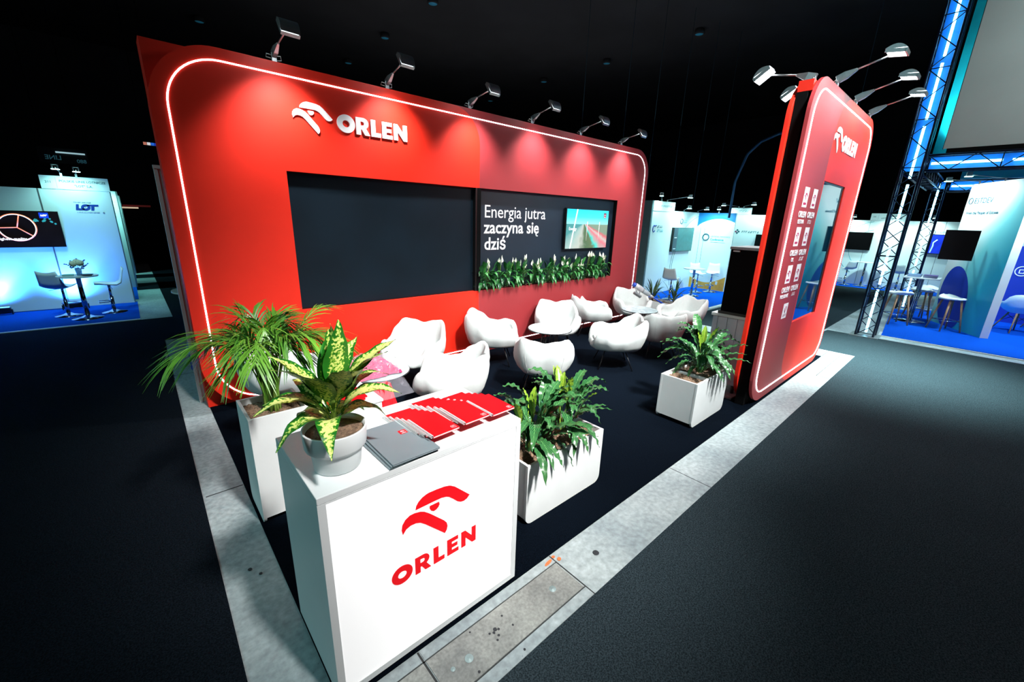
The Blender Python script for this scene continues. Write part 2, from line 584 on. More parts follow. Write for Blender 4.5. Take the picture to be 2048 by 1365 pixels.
# ------------------------------------------------------------------ lettering and emblem
EMB_UP = [(0.192, 0.563), (0.204, 0.614), (0.237, 0.658), (0.288, 0.694), (0.34, 0.712), (0.382, 0.72), (0.491, 0.716), (0.604, 0.706), (0.69, 0.683), (0.763, 0.635), (0.838, 0.562), (1.0, 0.402), (0.956, 0.363), (0.905, 0.349), (0.852, 0.36), (0.8, 0.394), (0.732, 0.466), (0.673, 0.521), (0.63, 0.545), (0.558, 0.562), (0.432, 0.565)]
EMB_EYE = [(0.523, 0.522), (0.531, 0.484), (0.513, 0.45), (0.479, 0.427), (0.443, 0.423), (0.407, 0.447), (0.386, 0.488), (0.387, 0.522)]
EMB_LOW = [(0.014, 0.301), (0.0, 0.371), (0.013, 0.438), (0.053, 0.493), (0.113, 0.524), (0.177, 0.526), (0.255, 0.508), (0.315, 0.477), (0.387, 0.414), (0.595, 0.199), (0.632, 0.146), (0.643, 0.091), (0.631, 0.038), (0.6, 0.0), (0.534, 0.068), (0.315, 0.295), (0.25, 0.351), (0.19, 0.375), (0.12, 0.379), (0.06, 0.356)]


def letters():
    o = {}
    o['O'] = ([arc(0.54, 0.5, 0.56, 0, 360, 40, 0.52)[:-1]], [arc(0.54, 0.5, 0.23, 0, 360, 28, 0.2)[:-1]], 1.09)
    o['R'] = ([[(0, 0), (0.29, 0), (0.29, 0.33), (0.36, 0.33), (0.56, 0), (0.9, 0), (0.64, 0.40)] + arc(0.47, 0.68, 0.34, -50, 90, 12, 0.32) + [(0, 1.0)]],
              [[(0.29, 0.55), (0.29, 0.79)] + arc(0.42, 0.67, 0.12, 90, -90, 8)], 0.9)
    o['L'] = ([[(0, 0), (0.66, 0), (0.66, 0.25), (0.3, 0.25), (0.3, 1), (0, 1)]], [], 0.68)
    o['E'] = ([[(0, 0), (0.72, 0), (0.72, 0.23), (0.29, 0.23), (0.29, 0.39), (0.65, 0.39), (0.65, 0.61), (0.29, 0.61), (0.29, 0.77), (0.7, 0.77), (0.7, 1), (0, 1)]], [], 0.75)
    o['N'] = ([[(0, 0), (0.28, 0), (0.28, 0.54), (0.72, 0), (0.98, 0), (0.98, 1), (0.70, 1), (0.70, 0.47), (0.27, 1), (0, 1)]], [], 0.98)
    return o


LET = letters()


def word(parent, x0, x1, z0, h, y0, y1, m):
    """the five capital letters between x0 and x1, baseline z0, cap height h, faces towards -y"""
    tot = sum(LET[c][2] for c in 'ORLEN')
    gap = ((x1 - x0) - tot * h) / 4
    x = x0
    for c in 'ORLEN':
        mb = MB()
        outs, holes, w = LET[c]
        mb.prism([(x + p[0] * h, z0 + p[1] * h) for p in outs[0]], y0, y1, [[(x + p[0] * h, z0 + p[1] * h) for p in hh] for hh in holes])
        mb.build('letter', m, parent)
        x += w * h + gap


def emblem(parent, x0, z0, w, y0, y1, m):
    e = None
    for i, P in enumerate((EMB_UP, EMB_LOW, EMB_EYE)):
        o = MB().prism([(x0 + p[0] * w, z0 + p[1] * w) for p in P], y0, y1).build(('emblem_wing', 'emblem_beak', 'emblem_eye')[i], m, parent)


def small_logo(parent, M_, w, h, back, fore, name='logo_patch', d=0.0008):
    """a square patch with the bird emblem and a bar for the tiny word, drawn in the local xy plane of M_"""
    b = MB()
    b.add([(0, 0, 0), (w, 0, 0), (w, h, 0), (0, h, 0)], [(0, 1, 2, 3)])
    o = put(name, b.mesh(name, back), parent, None, M_)
    g = MB()
    s = min(w, h) * 0.62
    for P in (EMB_UP, EMB_LOW, EMB_EYE):
        q = [(w * 0.5 - s * 0.5 + p[0] * s, h * 0.42 + (p[1] - 0.15) * s) for p in P]
        tris = geometry.tessellate_polygon([[Vector((p[0], p[1], 0)) for p in q]])
        g.add([(p[0], p[1], d) for p in q], [tuple(t) for t in tris])
    if h >= w * 0.9 and h < w * 1.5:
        g.add([(w * 0.2, h * 0.12, d), (w * 0.8, h * 0.12, d), (w * 0.8, h * 0.24, d), (w * 0.2, h * 0.24, d)], [(0, 1, 2, 3)])
    put('emblem', g.mesh('emblem', fore), o, None, Matrix.Identity(4))
    return o


def bez2(pts, n=5):
    out = []
    for k in range(n + 1):
        q = [Vector(p) for p in pts]
        while len(q) > 1:
            q = [q[i].lerp(q[i + 1], k / n) for i in range(len(q) - 1)]
        out.append(q[0])
    return out


# ------------------------------------------------------------------ the long red exhibition wall
WX0, WX1, WY, WZ0, WZ1 = 0.31, 7.90, 4.80, 0.004, 3.325
WR = 0.52
wall = thing('exhibition_wall', 'long red exhibition wall with rounded corners and a white light line around its edge', 'exhibition wall')
bp = MB().box(0.325, 7.88, 5.003, 5.20, 0.004, 3.33).build('back_panel', M['red'], wall, bevel=0.004)
SX0, SX1, NX0, NX1, OZ0, OZ1 = 1.277, 3.655, 3.683, 6.955, 0.962, 2.378
SEAM = 3.690
seam_r = 0.42
left_out = [(WX0 + WR, WZ0), (SEAM, WZ0), (SEAM, WZ1 - seam_r)]
left_out += arc(SEAM - seam_r, WZ1 - seam_r, seam_r, 0, 90, 12)[1:]
left_out += arc(WX0 + WR, WZ1 - WR, WR, 90, 180, 16)
left_out += arc(WX0 + WR, WZ0 + WR, WR, 180, 270, 16)[:-1]
sx_clip = min(SX1, SEAM - 0.012)
MB().prism(left_out, WY, 5.0, [[(SX0, OZ0), (sx_clip, OZ0), (sx_clip, OZ1), (SX0, OZ1)]]).build('front_panel', M['red'], wall)['label'] = 'bright red left half of the wall face'
right_out = [(SEAM, WZ0)] + arc(WX1 - WR * 0.85, WZ0 + WR * 0.85, WR * 0.85, 270, 360, 14) + arc(WX1 - WR * 0.85, WZ1 - WR * 0.85, WR * 0.85, 0, 90, 14)
right_out += [(SEAM - seam_r, WZ1)] + arc(SEAM - seam_r, WZ1 - seam_r, seam_r, 90, 0, 12)[1:]
MB().prism(right_out, WY, 5.0, [[(SEAM + 0.004, OZ0), (NX1, OZ0), (NX1, OZ1), (SEAM + 0.004, OZ1)]]).build('front_panel', M['crimson'], wall)['label'] = 'darker crimson right half of the wall face'


def line_path(x0, x1, z0, z1, r, y, n=12, rs=None):
    return [(p[0], y, p[1]) for p in rrect(x0, x1, z0, z1, r, n, '1111', rs)]


MB().tube(line_path(WX0 + 0.118, WX1 - 0.118, 0.096, WZ1 - 0.1, WR - 0.1, WY - 0.001, 14, [WR - 0.1, WR * 0.85 - 0.1, WR * 0.85 - 0.1, WR - 0.1]), 0.0065, 6, closed=True).build('light_line', M['led'], wall)
scr = MB().box(SX0 - 0.0, sx_clip, 4.862, 4.995, OZ0, OZ1)
so = scr.build('video_wall', M['navy'], wall)
so['label'] = 'large switched-off dark video wall'
fr = MB()
fr.box(SX0, sx_clip, 4.852, 4.861, OZ1 - 0.012, OZ1).box(SX0, sx_clip, 4.852, 4.861, OZ0, OZ0 + 0.012).box(SX0, SX0 + 0.012, 4.852, 4.861, OZ0, OZ1).box(sx_clip - 0.03, sx_clip - 0.0005, 4.801, 4.861, OZ0, OZ1)
fr.build('screen_frame', M['black'], so)
MB().box(sx_clip - 0.002, SEAM + 0.008, WY - 0.003, WY - 0.0003, OZ0, OZ1).build('divider', M['matt_black'], wall)
# niche lining: back print, side, top and floor
nb = MB().box(SEAM + 0.004, NX1, 4.88, 5.0, OZ0, OZ1).build('niche_back', M['navyback'], wall)
MB().box(NX1 - 0.004, NX1, WY + 0.006, 4.879, OZ0, OZ1).build('niche_side', M['matt_black'], wall)
MB().box(SEAM + 0.004, SEAM + 0.03, WY + 0.004, 4.879, OZ0, OZ1).build('niche_side', M['matt_black'], wall)
MB().box(SEAM + 0.03, NX1 - 0.004, WY + 0.006, 4.879, OZ1 - 0.004, OZ1).build('niche_top', M['matt_black'], wall)
tb = MB()
random.seed(5)
nx, ny = 110, 6
for j in range(ny + 1):
    for i in range(nx + 1):
        tb.v.append((SEAM + 0.03 + (NX1 - 0.034 - SEAM) * i / nx, WY + 0.012 + 0.064 * j / ny, OZ0 + 0.01 + random.uniform(-0.006, 0.012)))
for j in range(ny):
    for i in range(nx):
        a = j * (nx + 1) + i
        tb.f.append((a, a + 1, a + nx + 2, a + nx + 1)); tb.sm.append(True)
tb.build('niche_soil', M['soil'], wall)
MW = lambda x, y, z: frame((x, y, z), (1, 0, 0), (0, 0, 1))
text('slogan_line', 'Energia jutra', 0.254, MW(3.831, 4.878, 1.995), M['white_print'], wall, 0.0, spacing=0.985)
_sl = text('slogan_line', 'zaczyna sie', 0.252, MW(3.836, 4.878, 1.776), M['white_print'], wall, 0.017, spacing=1.01)
_mx = max(v.co.x for v in _sl.data.vertices)
MB().tube(bez2([(_mx - 0.045, 0.008, 0), (_mx - 0.075, -0.02, 0), (_mx - 0.06, -0.055, 0), (_mx - 0.02, -0.042, 0)]), [0.008, 0.011, 0.012, 0.011, 0.010, 0.008], 6).build('ogonek', M['white_print'], _sl)
text('slogan_line', 'dziś', 0.252, MW(3.841, 4.878, 1.541), M['white_print'], wall, 0.017, spacing=1.01)
emblem(wall, 1.384, 2.757, 0.384, WY - 0.016, WY - 0.0005, M['white_lit'])
word(wall, 1.815, 2.612, 2.812, 0.168, WY - 0.016, WY - 0.0005, M['white_lit'])

# white partition whose end shows past the wall's left edge
wp = thing('partition_panel', 'white partition behind the red wall, its end showing as a pale post at the left edge', 'partition')
MB().box(0.30, 7.8, 5.215, 5.245, 0.0, 2.33).build('board', M['white_matt'], wp)
MB().box(0.272, 0.30, 5.21, 5.25, 0.0, 2.35).build('end_profile', M['white'], wp)
MB().box(0.27, 0.33, 5.205, 5.255, 2.33, 2.36).build('end_cap', M['white'], wp)

# television in the niche
tv = thing('wall_television', 'flat television showing a sunny plain, hung in the planted niche', 'television', (6.29 * 0.9757, 4.822, 2 - 0.154 * 0.9757))


def screen_landscape():
    m = bpy.data.materials.new('screen_landscape')
    nt, N, L, B = nodes(m)
    uv = N.new('ShaderNodeTexCoord')
    sp = N.new('ShaderNodeSeparateXYZ'); L.new(uv.outputs['Object'], sp.inputs[0])
    den = N.new('ShaderNodeMath'); den.operation = 'SUBTRACT'; den.inputs[0].default_value = 0.105; L.new(sp.outputs[2], den.inputs[1])
    xo = N.new('ShaderNodeMath'); xo.operation = 'ADD'; xo.inputs[1].default_value = 0.12; L.new(sp.outputs[0], xo.inputs[0])
    q = N.new('ShaderNodeMath'); q.operation = 'DIVIDE'; L.new(xo.outputs[0], q.inputs[0]); L.new(den.outputs[0], q.inputs[1])
    nzf = N.new('ShaderNodeTexNoise'); nzf.inputs['Scale'].default_value = 9.0; L.new(uv.outputs['Object'], nzf.inputs['Vector'])
    qm = N.new('ShaderNodeMath'); qm.operation = 'MULTIPLY_ADD'; qm.inputs[1].default_value = 0.16; L.new(q.outputs[0], qm.inputs[0])
    nm = N.new('ShaderNodeMath'); nm.operation = 'MULTIPLY_ADD'; nm.inputs[1].default_value = 0.10; nm.inputs[2].default_value = 0.30; L.new(nzf.outputs[0], nm.inputs[0]); L.new(nm.outputs[0], qm.inputs[2])
    fields = ramp(N, [(0.0, lin((70, 140, 140))), (0.2, lin((150, 178, 172))), (0.30, lin((176, 182, 172))), (0.38, lin((78, 104, 72))), (0.46, lin((92, 110, 76))), (0.50, lin((70, 200, 186))), (0.55, lin((176, 150, 150))), (0.62, lin((206, 112, 122))), (0.70, lin((186, 176, 170))), (0.78, lin((196, 96, 104))), (0.9, lin((120, 140, 120)))])
    L.new(qm.outputs[0], fields.inputs[0])
    sky = ramp(N, [(0.0, lin((150, 245, 245))), (0.5, lin((60, 225, 235))), (1.0, lin((20, 190, 220)))])
    mr = N.new('ShaderNodeMapRange'); mr.inputs[1].default_value = 0.07; mr.inputs[2].default_value = 0.33
    L.new(sp.outputs[2], mr.inputs[0]); L.new(mr.outputs[0], sky.inputs[0])
    gt = N.new('ShaderNodeMath'); gt.operation = 'GREATER_THAN'; gt.inputs[1].default_value = 0.085; L.new(sp.outputs[2], gt.inputs[0])
    mx = N.new('ShaderNodeMixRGB'); L.new(gt.outputs[0], mx.inputs[0]); L.new(fields.outputs[0], mx.inputs[1]); L.new(sky.outputs[0], mx.inputs[2])
    # bright curved stroke down the left third
    xx = N.new('ShaderNodeMath'); xx.operation = 'MULTIPLY_ADD'; xx.inputs[1].default_value = -0.22; xx.inputs[2].default_value = 0.385; L.new(sp.outputs[2], xx.inputs[0])
    ad = N.new('ShaderNodeMath'); ad.operation = 'ADD'; L.new(sp.outputs[0], ad.inputs[0]); L.new(xx.outputs[0], ad.inputs[1])
    ab = N.new('ShaderNodeMath'); ab.operation = 'ABSOLUTE'; L.new(ad.outputs[0], ab.inputs[0])
    lt = N.new('ShaderNodeMath'); lt.operation = 'LESS_THAN'; lt.inputs[1].default_value = 0.016; L.new(ab.outputs[0], lt.inputs[0])
    m2 = N.new('ShaderNodeMixRGB'); L.new(lt.outputs[0], m2.inputs[0]); L.new(mx.outputs[0], m2.inputs[1]); m2.inputs[2].default_value = (0.8, 1, 1, 1)
    B.inputs['Base Color'].default_value = (0.01, 0.01, 0.01, 1)
    B.inputs['Roughness'].default_value = 0.25
    L.new(m2.outputs[0], B.inputs['Emission Color'])
    B.inputs['Emission Strength'].default_value = 1.5
    return m


MB().box(-0.60, 0.60, -0.012, 0.035, -0.345, 0.345).build('casing', M['black'], tv, bevel=0.004)
MB().add([(-0.58, -0.0135, -0.325), (0.58, -0.0135, -0.325), (0.58, -0.0135, 0.325), (-0.58, -0.0135, 0.325)], [(0, 1, 2, 3)])
_s = MB(); _s.add([(-0.585, -0.0135, -0.33), (0.585, -0.0135, -0.33), (0.585, -0.0135, 0.33), (-0.585, -0.0135, 0.33)], [(0, 1, 2, 3)])
scrn = _s.build('screen', screen_landscape(), tv)
text('caption', 'Energy', 0.075, frame((-0.52, -0.015, -0.02), (1, 0, 0), (0, 0, 1)), M['white_lit'], scrn)
small_logo(scrn, frame((0.44, -0.0145, 0.2), (1, 0, 0), (0, 0, 1)), 0.075, 0.085, mat('logo_red_dark', (110, 16, 52), 0.5, emit=0.3), M['white_print'])
for px_ in (0.3, -0.05):
    MB().tube([(px_ + 0.02, -0.0145, -0.2), (px_ + 0.03, -0.0145, 0.13)], 0.004, 5).build('wind_mast', M['white_lit'], scrn)
MB().box(-0.15, 0.15, 0.035, 0.055, -0.15, 0.15).build('bracket', M['steel_black'], tv)
MB().tube([(0.34, 0.04, -0.34), (0.345, 0.045, -0.5), (0.33, 0.05, -0.8)], 0.006, 6).build('cord', M['cable_black'], tv)


# ------------------------------------------------------------------ clamp-on arm spotlights
def arm_lamp(label, x, y, z, dirn, reach, rise, power, color=(1, 1, 1), head_tilt=0.5, glow=None, spot=110, size=1.0, group='arm spotlights on the red stand', cables=True, aim_at=None):
    """dirn = -1 arm points to -y, +1 to +y"""
    t = thing('arm_spotlight', label, 'spotlight', (x, y, z), 0 if dirn < 0 else PI, group)
    s = size
    MB().box(-0.022 * s, 0.022 * s, -0.012, 0.012, -0.02, 0.075 * s).build('bracket', M['alu'], t, bevel=0.003)
    kn = MB()
    a = Vector((0, 0.01, 0.06 * s)); b = Vector((0, -reach * 0.36, 0.075 * s + rise * 0.42))
    d = (b - a).normalized(); up = Vector((0, d.z, -d.y)) * -1
    vs = []
    for p, w, h in ((a, 0.018, 0.034), (a.lerp(b, 0.45), 0.02, 0.032), (b, 0.010, 0.010)):
        for sx, sh in ((-1, -1), (1, -1), (1, 1), (-1, 1)):
            q = p + Vector((sx * w * s, 0, 0)) + up * sh * h * s
            vs.append(q)
    fs = [(3, 2, 1, 0), (8, 9, 10, 11)]
    for i in range(2):
        for k in range(4):
            fs.append((i * 4 + k, i * 4 + (k + 1) % 4, i * 4 + 4 + (k + 1) % 4, i * 4 + 4 + k))
    kn.add(vs, fs)
    kn.build('knuckle', M['alu'], t, bevel=0.004)
    c = Vector((0, -reach, 0.075 * s + rise))
    MB().tube([b, c], 0.0075 * s, 8).build('rod', M['alu'], t)
    Mh = Matrix.Translation(c) @ Matrix.Rotation(head_tilt, 4, 'X')
    hd = MB()
    w, n = 0.075 * s, 10
    prof = [(-0.085 * s + 0.15 * s * k / n, 0.055 * s * math.sin(PI * (0.12 + 0.80 * k / n)) ** 0.8) for k in range(n + 1)]
    vs = [(-w, p[0], p[1]) for p in prof] + [(w, p[0], p[1]) for p in prof]
    m_ = n + 1
    fs = [(k, k + m_, k + 1 + m_, k + 1) for k in range(n)]
    fs += [tuple(range(m_)), tuple(range(2 * m_ - 1, m_ - 1, -1)), (0, m_ - 1, 2 * m_ - 1, m_)]
    hd.add(vs, fs)
    h = hd.build('head', M['alu'], t)
    h.matrix_basis = Mh
    gl = MB().box(-w * 0.9, w * 0.9, -0.075 * s, 0.055 * s, -0.004, 0.018 * s)
    g = gl.build('lamp_glass', glow or M['lampglow'], h)
    g.matrix_basis = Matrix.Translation((0, -0.005, 0.0))
    rim = MB()
    rim.box(-w, w, -0.09 * s, -0.076 * s, -0.01, 0.02 * s).box(-w, -w * 0.9, -0.08 * s, 0.06 * s, -0.01, 0.02 * s).box(w * 0.9, w, -0.08 * s, 0.06 * s, -0.01, 0.02 * s).build('rim', M['alu'], h)
    if cables:
        MB().tube([(0.02, 0.0, 0.05), (0.06, 0.01, 0.06), (0.07, 0.03, 0.03), (0.03, 0.03, 0.02)], 0.004, 5).build('cable', M['cable'], t)
        MB().tube([(-0.02, 0.0, 0.05), (-0.06, 0.0, 0.055), (-0.06, 0.03, 0.035), (-0.02, 0.02, 0.03)], 0.004, 5).build('cable', M['cable'], t)
    if power:
        ld = bpy.data.lights.new('spot', 'SPOT')
        ld.energy = power
        ld.color = color
        ld.spot_size = math.radians(spot)
        ld.spot_blend = 1.0
        ld.shadow_soft_size = 0.05
        lo = bpy.data.objects.new('spot', ld)
        COL.objects.link(lo)
        lo.parent = t
        lo.location = c + Vector((0, 0.02, -0.035))
        tgt = Vector(aim_at) if aim_at else Vector((0, 0.02, -1.35))
        lo.rotation_euler = (tgt - lo.location).to_track_quat('-Z', 'Y').to_euler()
    return t


WL = [(1.292, 0.50, 0.07), (2.417, 0.42, 0.11), (3.547, 0.455, 0.07), (4.676, 0.42, 0.10), (5.79, 0.44, 0.09), (6.946, 0.40, 0.08)]
ordn = ['first, nearest the left corner', 'second from the left', 'third from the left', 'fourth from the left', 'fifth from the left', 'last, at the right end']
for i, (x, re, ri) in enumerate(WL):
    arm_lamp('grey arm spotlight clamped on the long red wall, ' + ordn[i], x, 4.84, 3.332, -1, re, ri, 165, (1.0, 0.97, 0.97), head_tilt=0.95, spot=92, aim_at=(0, 0.02, -1.5))

# ------------------------------------------------------------------ the red tower
TX0, TX1, TY, TZ0, TZ1, TR = 4.90, 7.86, 1.372, 0.022, 3.39, 0.36
tower = thing('exhibition_tower', 'tall double-sided red exhibition tower with rounded corners and a built-in screen', 'exhibition tower')
TS = (5.93, 6.955, 0.872, 2.512)   # screen opening
rb = 5.905
c_out = [(p[0], p[1]) for p in ([(rb + 0.42, TZ0)] + arc(rb + 0.42, TZ0 + 0.42, 0.42, 270, 180, 10)[1:] + arc(rb + 0.42, TZ1 - 0.42, 0.42, 180, 90, 10))]
c_out += arc(TX0 + TR, TZ1 - TR, TR, 90, 180, 14) + arc(TX0 + TR, TZ0 + TR, TR, 180, 270, 14)
MB().prism(c_out, TY, 1.405).build('front_panel', M['crimson'], tower)['label'] = 'crimson left strip of the tower face'
r_out = [(rb + 0.42, TZ0)] + arc(TX1 - TR, TZ0 + TR, TR, 270, 360, 14) + arc(TX1 - TR, TZ1 - TR, TR, 0, 90, 14)
r_out += arc(rb + 0.42, TZ1 - 0.42, 0.42, 90, 180, 10) + arc(rb + 0.42, TZ0 + 0.42, 0.42, 180, 270, 10)[:-1]
MB().prism(r_out, TY, 1.405, [[(TS[0], TS[2]), (TS[1], TS[2]), (TS[1], TS[3]), (TS[0], TS[3])]]).build('front_panel', M['red'], tower)['label'] = 'bright red right part of the tower face'
MB().tube(line_path(TX0 + 0.105, TX1 - 0.105, TZ0 + 0.105, TZ1 - 0.10, TR - 0.09, TY - 0.001), 0.0075, 6, closed=True).build('light_line', M['led'], tower)
MB().box(TX0 + 0.05, TX1 - 0.03, 1.435, 1.530, 0.01, TZ1 - 0.165).build('shade_black_core', M['matt_black'], tower)  # black colour stands in for shade on the red box side
MB().box(TX0 + 0.06, TX1 - 0.06, 1.406, 1.530, TZ1 - 0.16, TZ1 - 0.065).build('core_lit_cap', M['red'], tower)  # red kept only at the top, where lamp light reaches the box
MB().prism(rrect(TX0, TX1, TZ0, TZ1 - 0.03, TR, 14), 1.532, 1.572).build('rear_panel', M['red'], tower, bevel=0.012)
MB().box(TS[0] - 0.03, TS[1] + 0.03, 1.406, 1.434, TS[2] - 0.03, TS[3] + 0.03).build('screen_back', M['black'], tower)
glass = bpy.data.materials.new('tower_display')
nt, N, L, B = nodes(glass)
_tc2 = N.new('ShaderNodeTexCoord'); _n = N.new('ShaderNodeTexNoise'); _n.inputs['Scale'].default_value = 1.6
L.new(_tc2.outputs['Object'], _n.inputs['Vector'])
_r = ramp(N, [(0.35, lin((6, 22, 34))), (0.7, lin((12, 60, 84)))])
L.new(_n.outputs[0], _r.inputs[0])
L.new(_r.outputs[0], B.inputs['Base Color']); B.inputs['Roughness'].default_value = 0.03; B.inputs['Specular IOR Level'].default_value = 1.0
B.inputs['Coat Weight'].default_value = 1.0; B.inputs['Coat Roughness'].default_value = 0.02; B.inputs['Coat IOR'].default_value = 2.2
L.new(_r.outputs[0], B.inputs['Emission Color']); B.inputs['Emission Strength'].default_value = 0.5
td = MB().box(TS[0] + 0.004, TS[1] - 0.075, 1.388, 1.405, TS[2] + 0.004, TS[3] - 0.02).build('display', glass, tower)
td['label'] = 'upright dark glass display'
MB().box(TS[1] - 0.075, TS[1] - 0.001, 1.384, 1.405, TS[2] + 0.001, TS[3] - 0.001).box(TS[0] + 0.001, TS[1] - 0.076, 1.384, 1.405, TS[3] - 0.02, TS[3] - 0.001).build('display_frame', M['black'], tower)
emblem(tower, 5.915, 2.82, 0.36, TY - 0.006, TY - 0.0005, M['white_lit'])
word(tower, 6.30, 7.05, 2.868, 0.163, TY - 0.006, TY - 0.0005, M['white_lit'])
patch_w = mat('white_sticker', (236, 232, 236), 0.5, var=0.02)
emb_c = mat('crimson_ink', (176, 40, 84), 0.5)
cells = [(5.273, 2.205, ('ORLEN', 'LIETUVA')), (5.595, 2.205, ('ORLEN', 0.135)), (5.275, 1.803, ('ORLEN', 'OIL')), (5.595, 1.803, ('ORLEN', 0.16)), (5.272, 1.398, ('ORLEN', 'POŁUDNIE')), (5.595, 1.398, ('ORLEN', 0.12))]
for x, z, (a, b) in cells:
    small_logo(tower, frame((x, TY - 0.002, z), (1, 0, 0), (0, 0, 1)), 0.168, 0.20, patch_w, emb_c)
    text('caption', a, 0.085, MW(x + 0.085, TY - 0.003, z - 0.10), patch_w, tower, 0.03, 'CENTER')
    if isinstance(b, str):
        text('caption', b, 0.058, MW(x + 0.085, TY - 0.003, z - 0.165), patch_w, tower, 0.03, 'CENTER')
    else:
        tiny_print('caption', b, 0.042, MW(x + 0.085 - b / 2, TY - 0.003, z - 0.165), patch_w, tower, int(x * 100 + z * 10))
_p = MB(); _p.add([(0, 0, 0), (0.17, 0, 0), (0.17, 0.18, 0), (0, 0.18, 0)], [(0, 1, 2, 3)])
pp = put('logo_patch', _p.mesh('logo_patch', patch_w), tower, None, frame((5.425, TY - 0.002, 0.979), (1, 0, 0), (0, 0, 1)))
tint = mat('pale_rose_ink', (196, 150, 170), 0.6)
_q = MB().tube([(0.085 + 0.03 * math.cos(a), 0.11 + 0.035 * math.sin(a), 0.001) for a in [2 * PI * k / 16 for k in range(16)]], 0.004, 4, closed=True)
_q.tube([(0.085, 0.06, 0.001), (0.085, 0.14, 0.001)], 0.003, 4)
put('emblem', _q.mesh('emblem', tint), pp)
tiny_print('caption', 0.11, 0.026, Matrix.Translation((0.03, 0.025, 0.001)), tint, pp, 3)
for i, x in enumerate((5.687, 6.618, 7.486)):
    arm_lamp('grey arm spotlight over the tower face, ' + ('nearest and largest of three', 'middle of three', 'farthest of three')[i], x, 1.40, 3.395, -1, 0.41, 0.13, 80, (0.92, 0.98, 1.0), head_tilt=0.15, size=1.1, spot=150, aim_at=(-0.25, -0.05, -2.2))
for i, x in enumerate((5.35, 6.25)):
    arm_lamp('arm spotlight on the tower facing the seating, ' + ('glaring brightly', 'half hidden behind the tower corner')[i], x, 1.52, 3.36, 1, 0.46, 0.10, 360, (0.93, 1.0, 1.0), head_tilt=0.6, size=1.15, spot=140, aim_at=(-0.6, -1.9, -2.4))

# ------------------------------------------------------------------ the counter
CX0, CX1, CY0, CY1, CZ = 0.335, 1.322, 1.36, 1.905, 1.03
counter = thing('reception_counter', 'white reception counter with a lit front and large red bird emblem', 'counter', (0, 0, 0))
MB().box(CX0 + 0.03, CX1 - 0.03, CY0 + 0.03, CY1 - 0.03, 0.006, 0.03).build('plinth', M['matt_black'], counter)
MB().box(CX0, CX1, CY0, CY1, CZ - 0.03, CZ).build('worktop', M['white'], counter, bevel=0.003)
MB().box(CX0, CX0 + 0.025, CY0, CY1, 0.03, CZ - 0.03).build('side_panel', M['white'], counter)
MB().box(CX1 - 0.025, CX1, CY0, CY1, 0.03, CZ - 0.03).build('side_panel', M['white'], counter)
MB().box(CX0 + 0.025, CX1 - 0.025, CY1 - 0.02, CY1, 0.03, CZ - 0.03).build('back_panel', M['white'], counter)
fm = MB()
fm.prism([(CX0 + 0.025, 0.03), (CX1 - 0.025, 0.03), (CX1 - 0.025, CZ - 0.03), (CX0 + 0.025, CZ - 0.03)], CY0, CY0 + 0.03, [[(CX0 + 0.03, 0.062), (CX1 - 0.03, 0.062), (CX1 - 0.03, CZ - 0.034), (CX0 + 0.03, CZ - 0.034)]])
fm.build('front_frame', M['alu'] if False else M['white'], counter)
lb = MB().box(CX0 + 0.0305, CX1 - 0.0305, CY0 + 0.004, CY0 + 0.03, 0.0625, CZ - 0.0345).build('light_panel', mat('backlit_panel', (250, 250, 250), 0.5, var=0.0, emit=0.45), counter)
lb['label'] = 'softly glowing white front panel'
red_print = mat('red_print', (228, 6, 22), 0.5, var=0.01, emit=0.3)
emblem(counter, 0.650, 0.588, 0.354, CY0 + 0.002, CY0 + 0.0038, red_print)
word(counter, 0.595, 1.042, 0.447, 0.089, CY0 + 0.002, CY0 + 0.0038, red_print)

# ------------------------------------------------------------------ armchairs
def lerp(a, b, t):
    return a + (b - a) * t


def interp(tab, x):
    if x <= tab[0][0]:
        return tab[0][1]
    for (x0, y0), (x1, y1) in zip(tab, tab[1:]):
        if x <= x1:
            t = (x - x0) / (x1 - x0)
            t = t * t * (3 - 2 * t)
            return lerp(y0, y1, t)
    return tab[-1][1]


RIM = [(0, 0.685), (22, 0.715), (40, 0.735), (58, 0.665), (78, 0.56), (98, 0.545), (118, 0.575), (134, 0.56), (150, 0.44), (162, 0.405), (180, 0.40)]
PLAN = [(0, 0.335), (40, 0.40), (62, 0.365), (90, 0.34), (118, 0.375), (140, 0.405), (158, 0.36), (180, 0.335)]


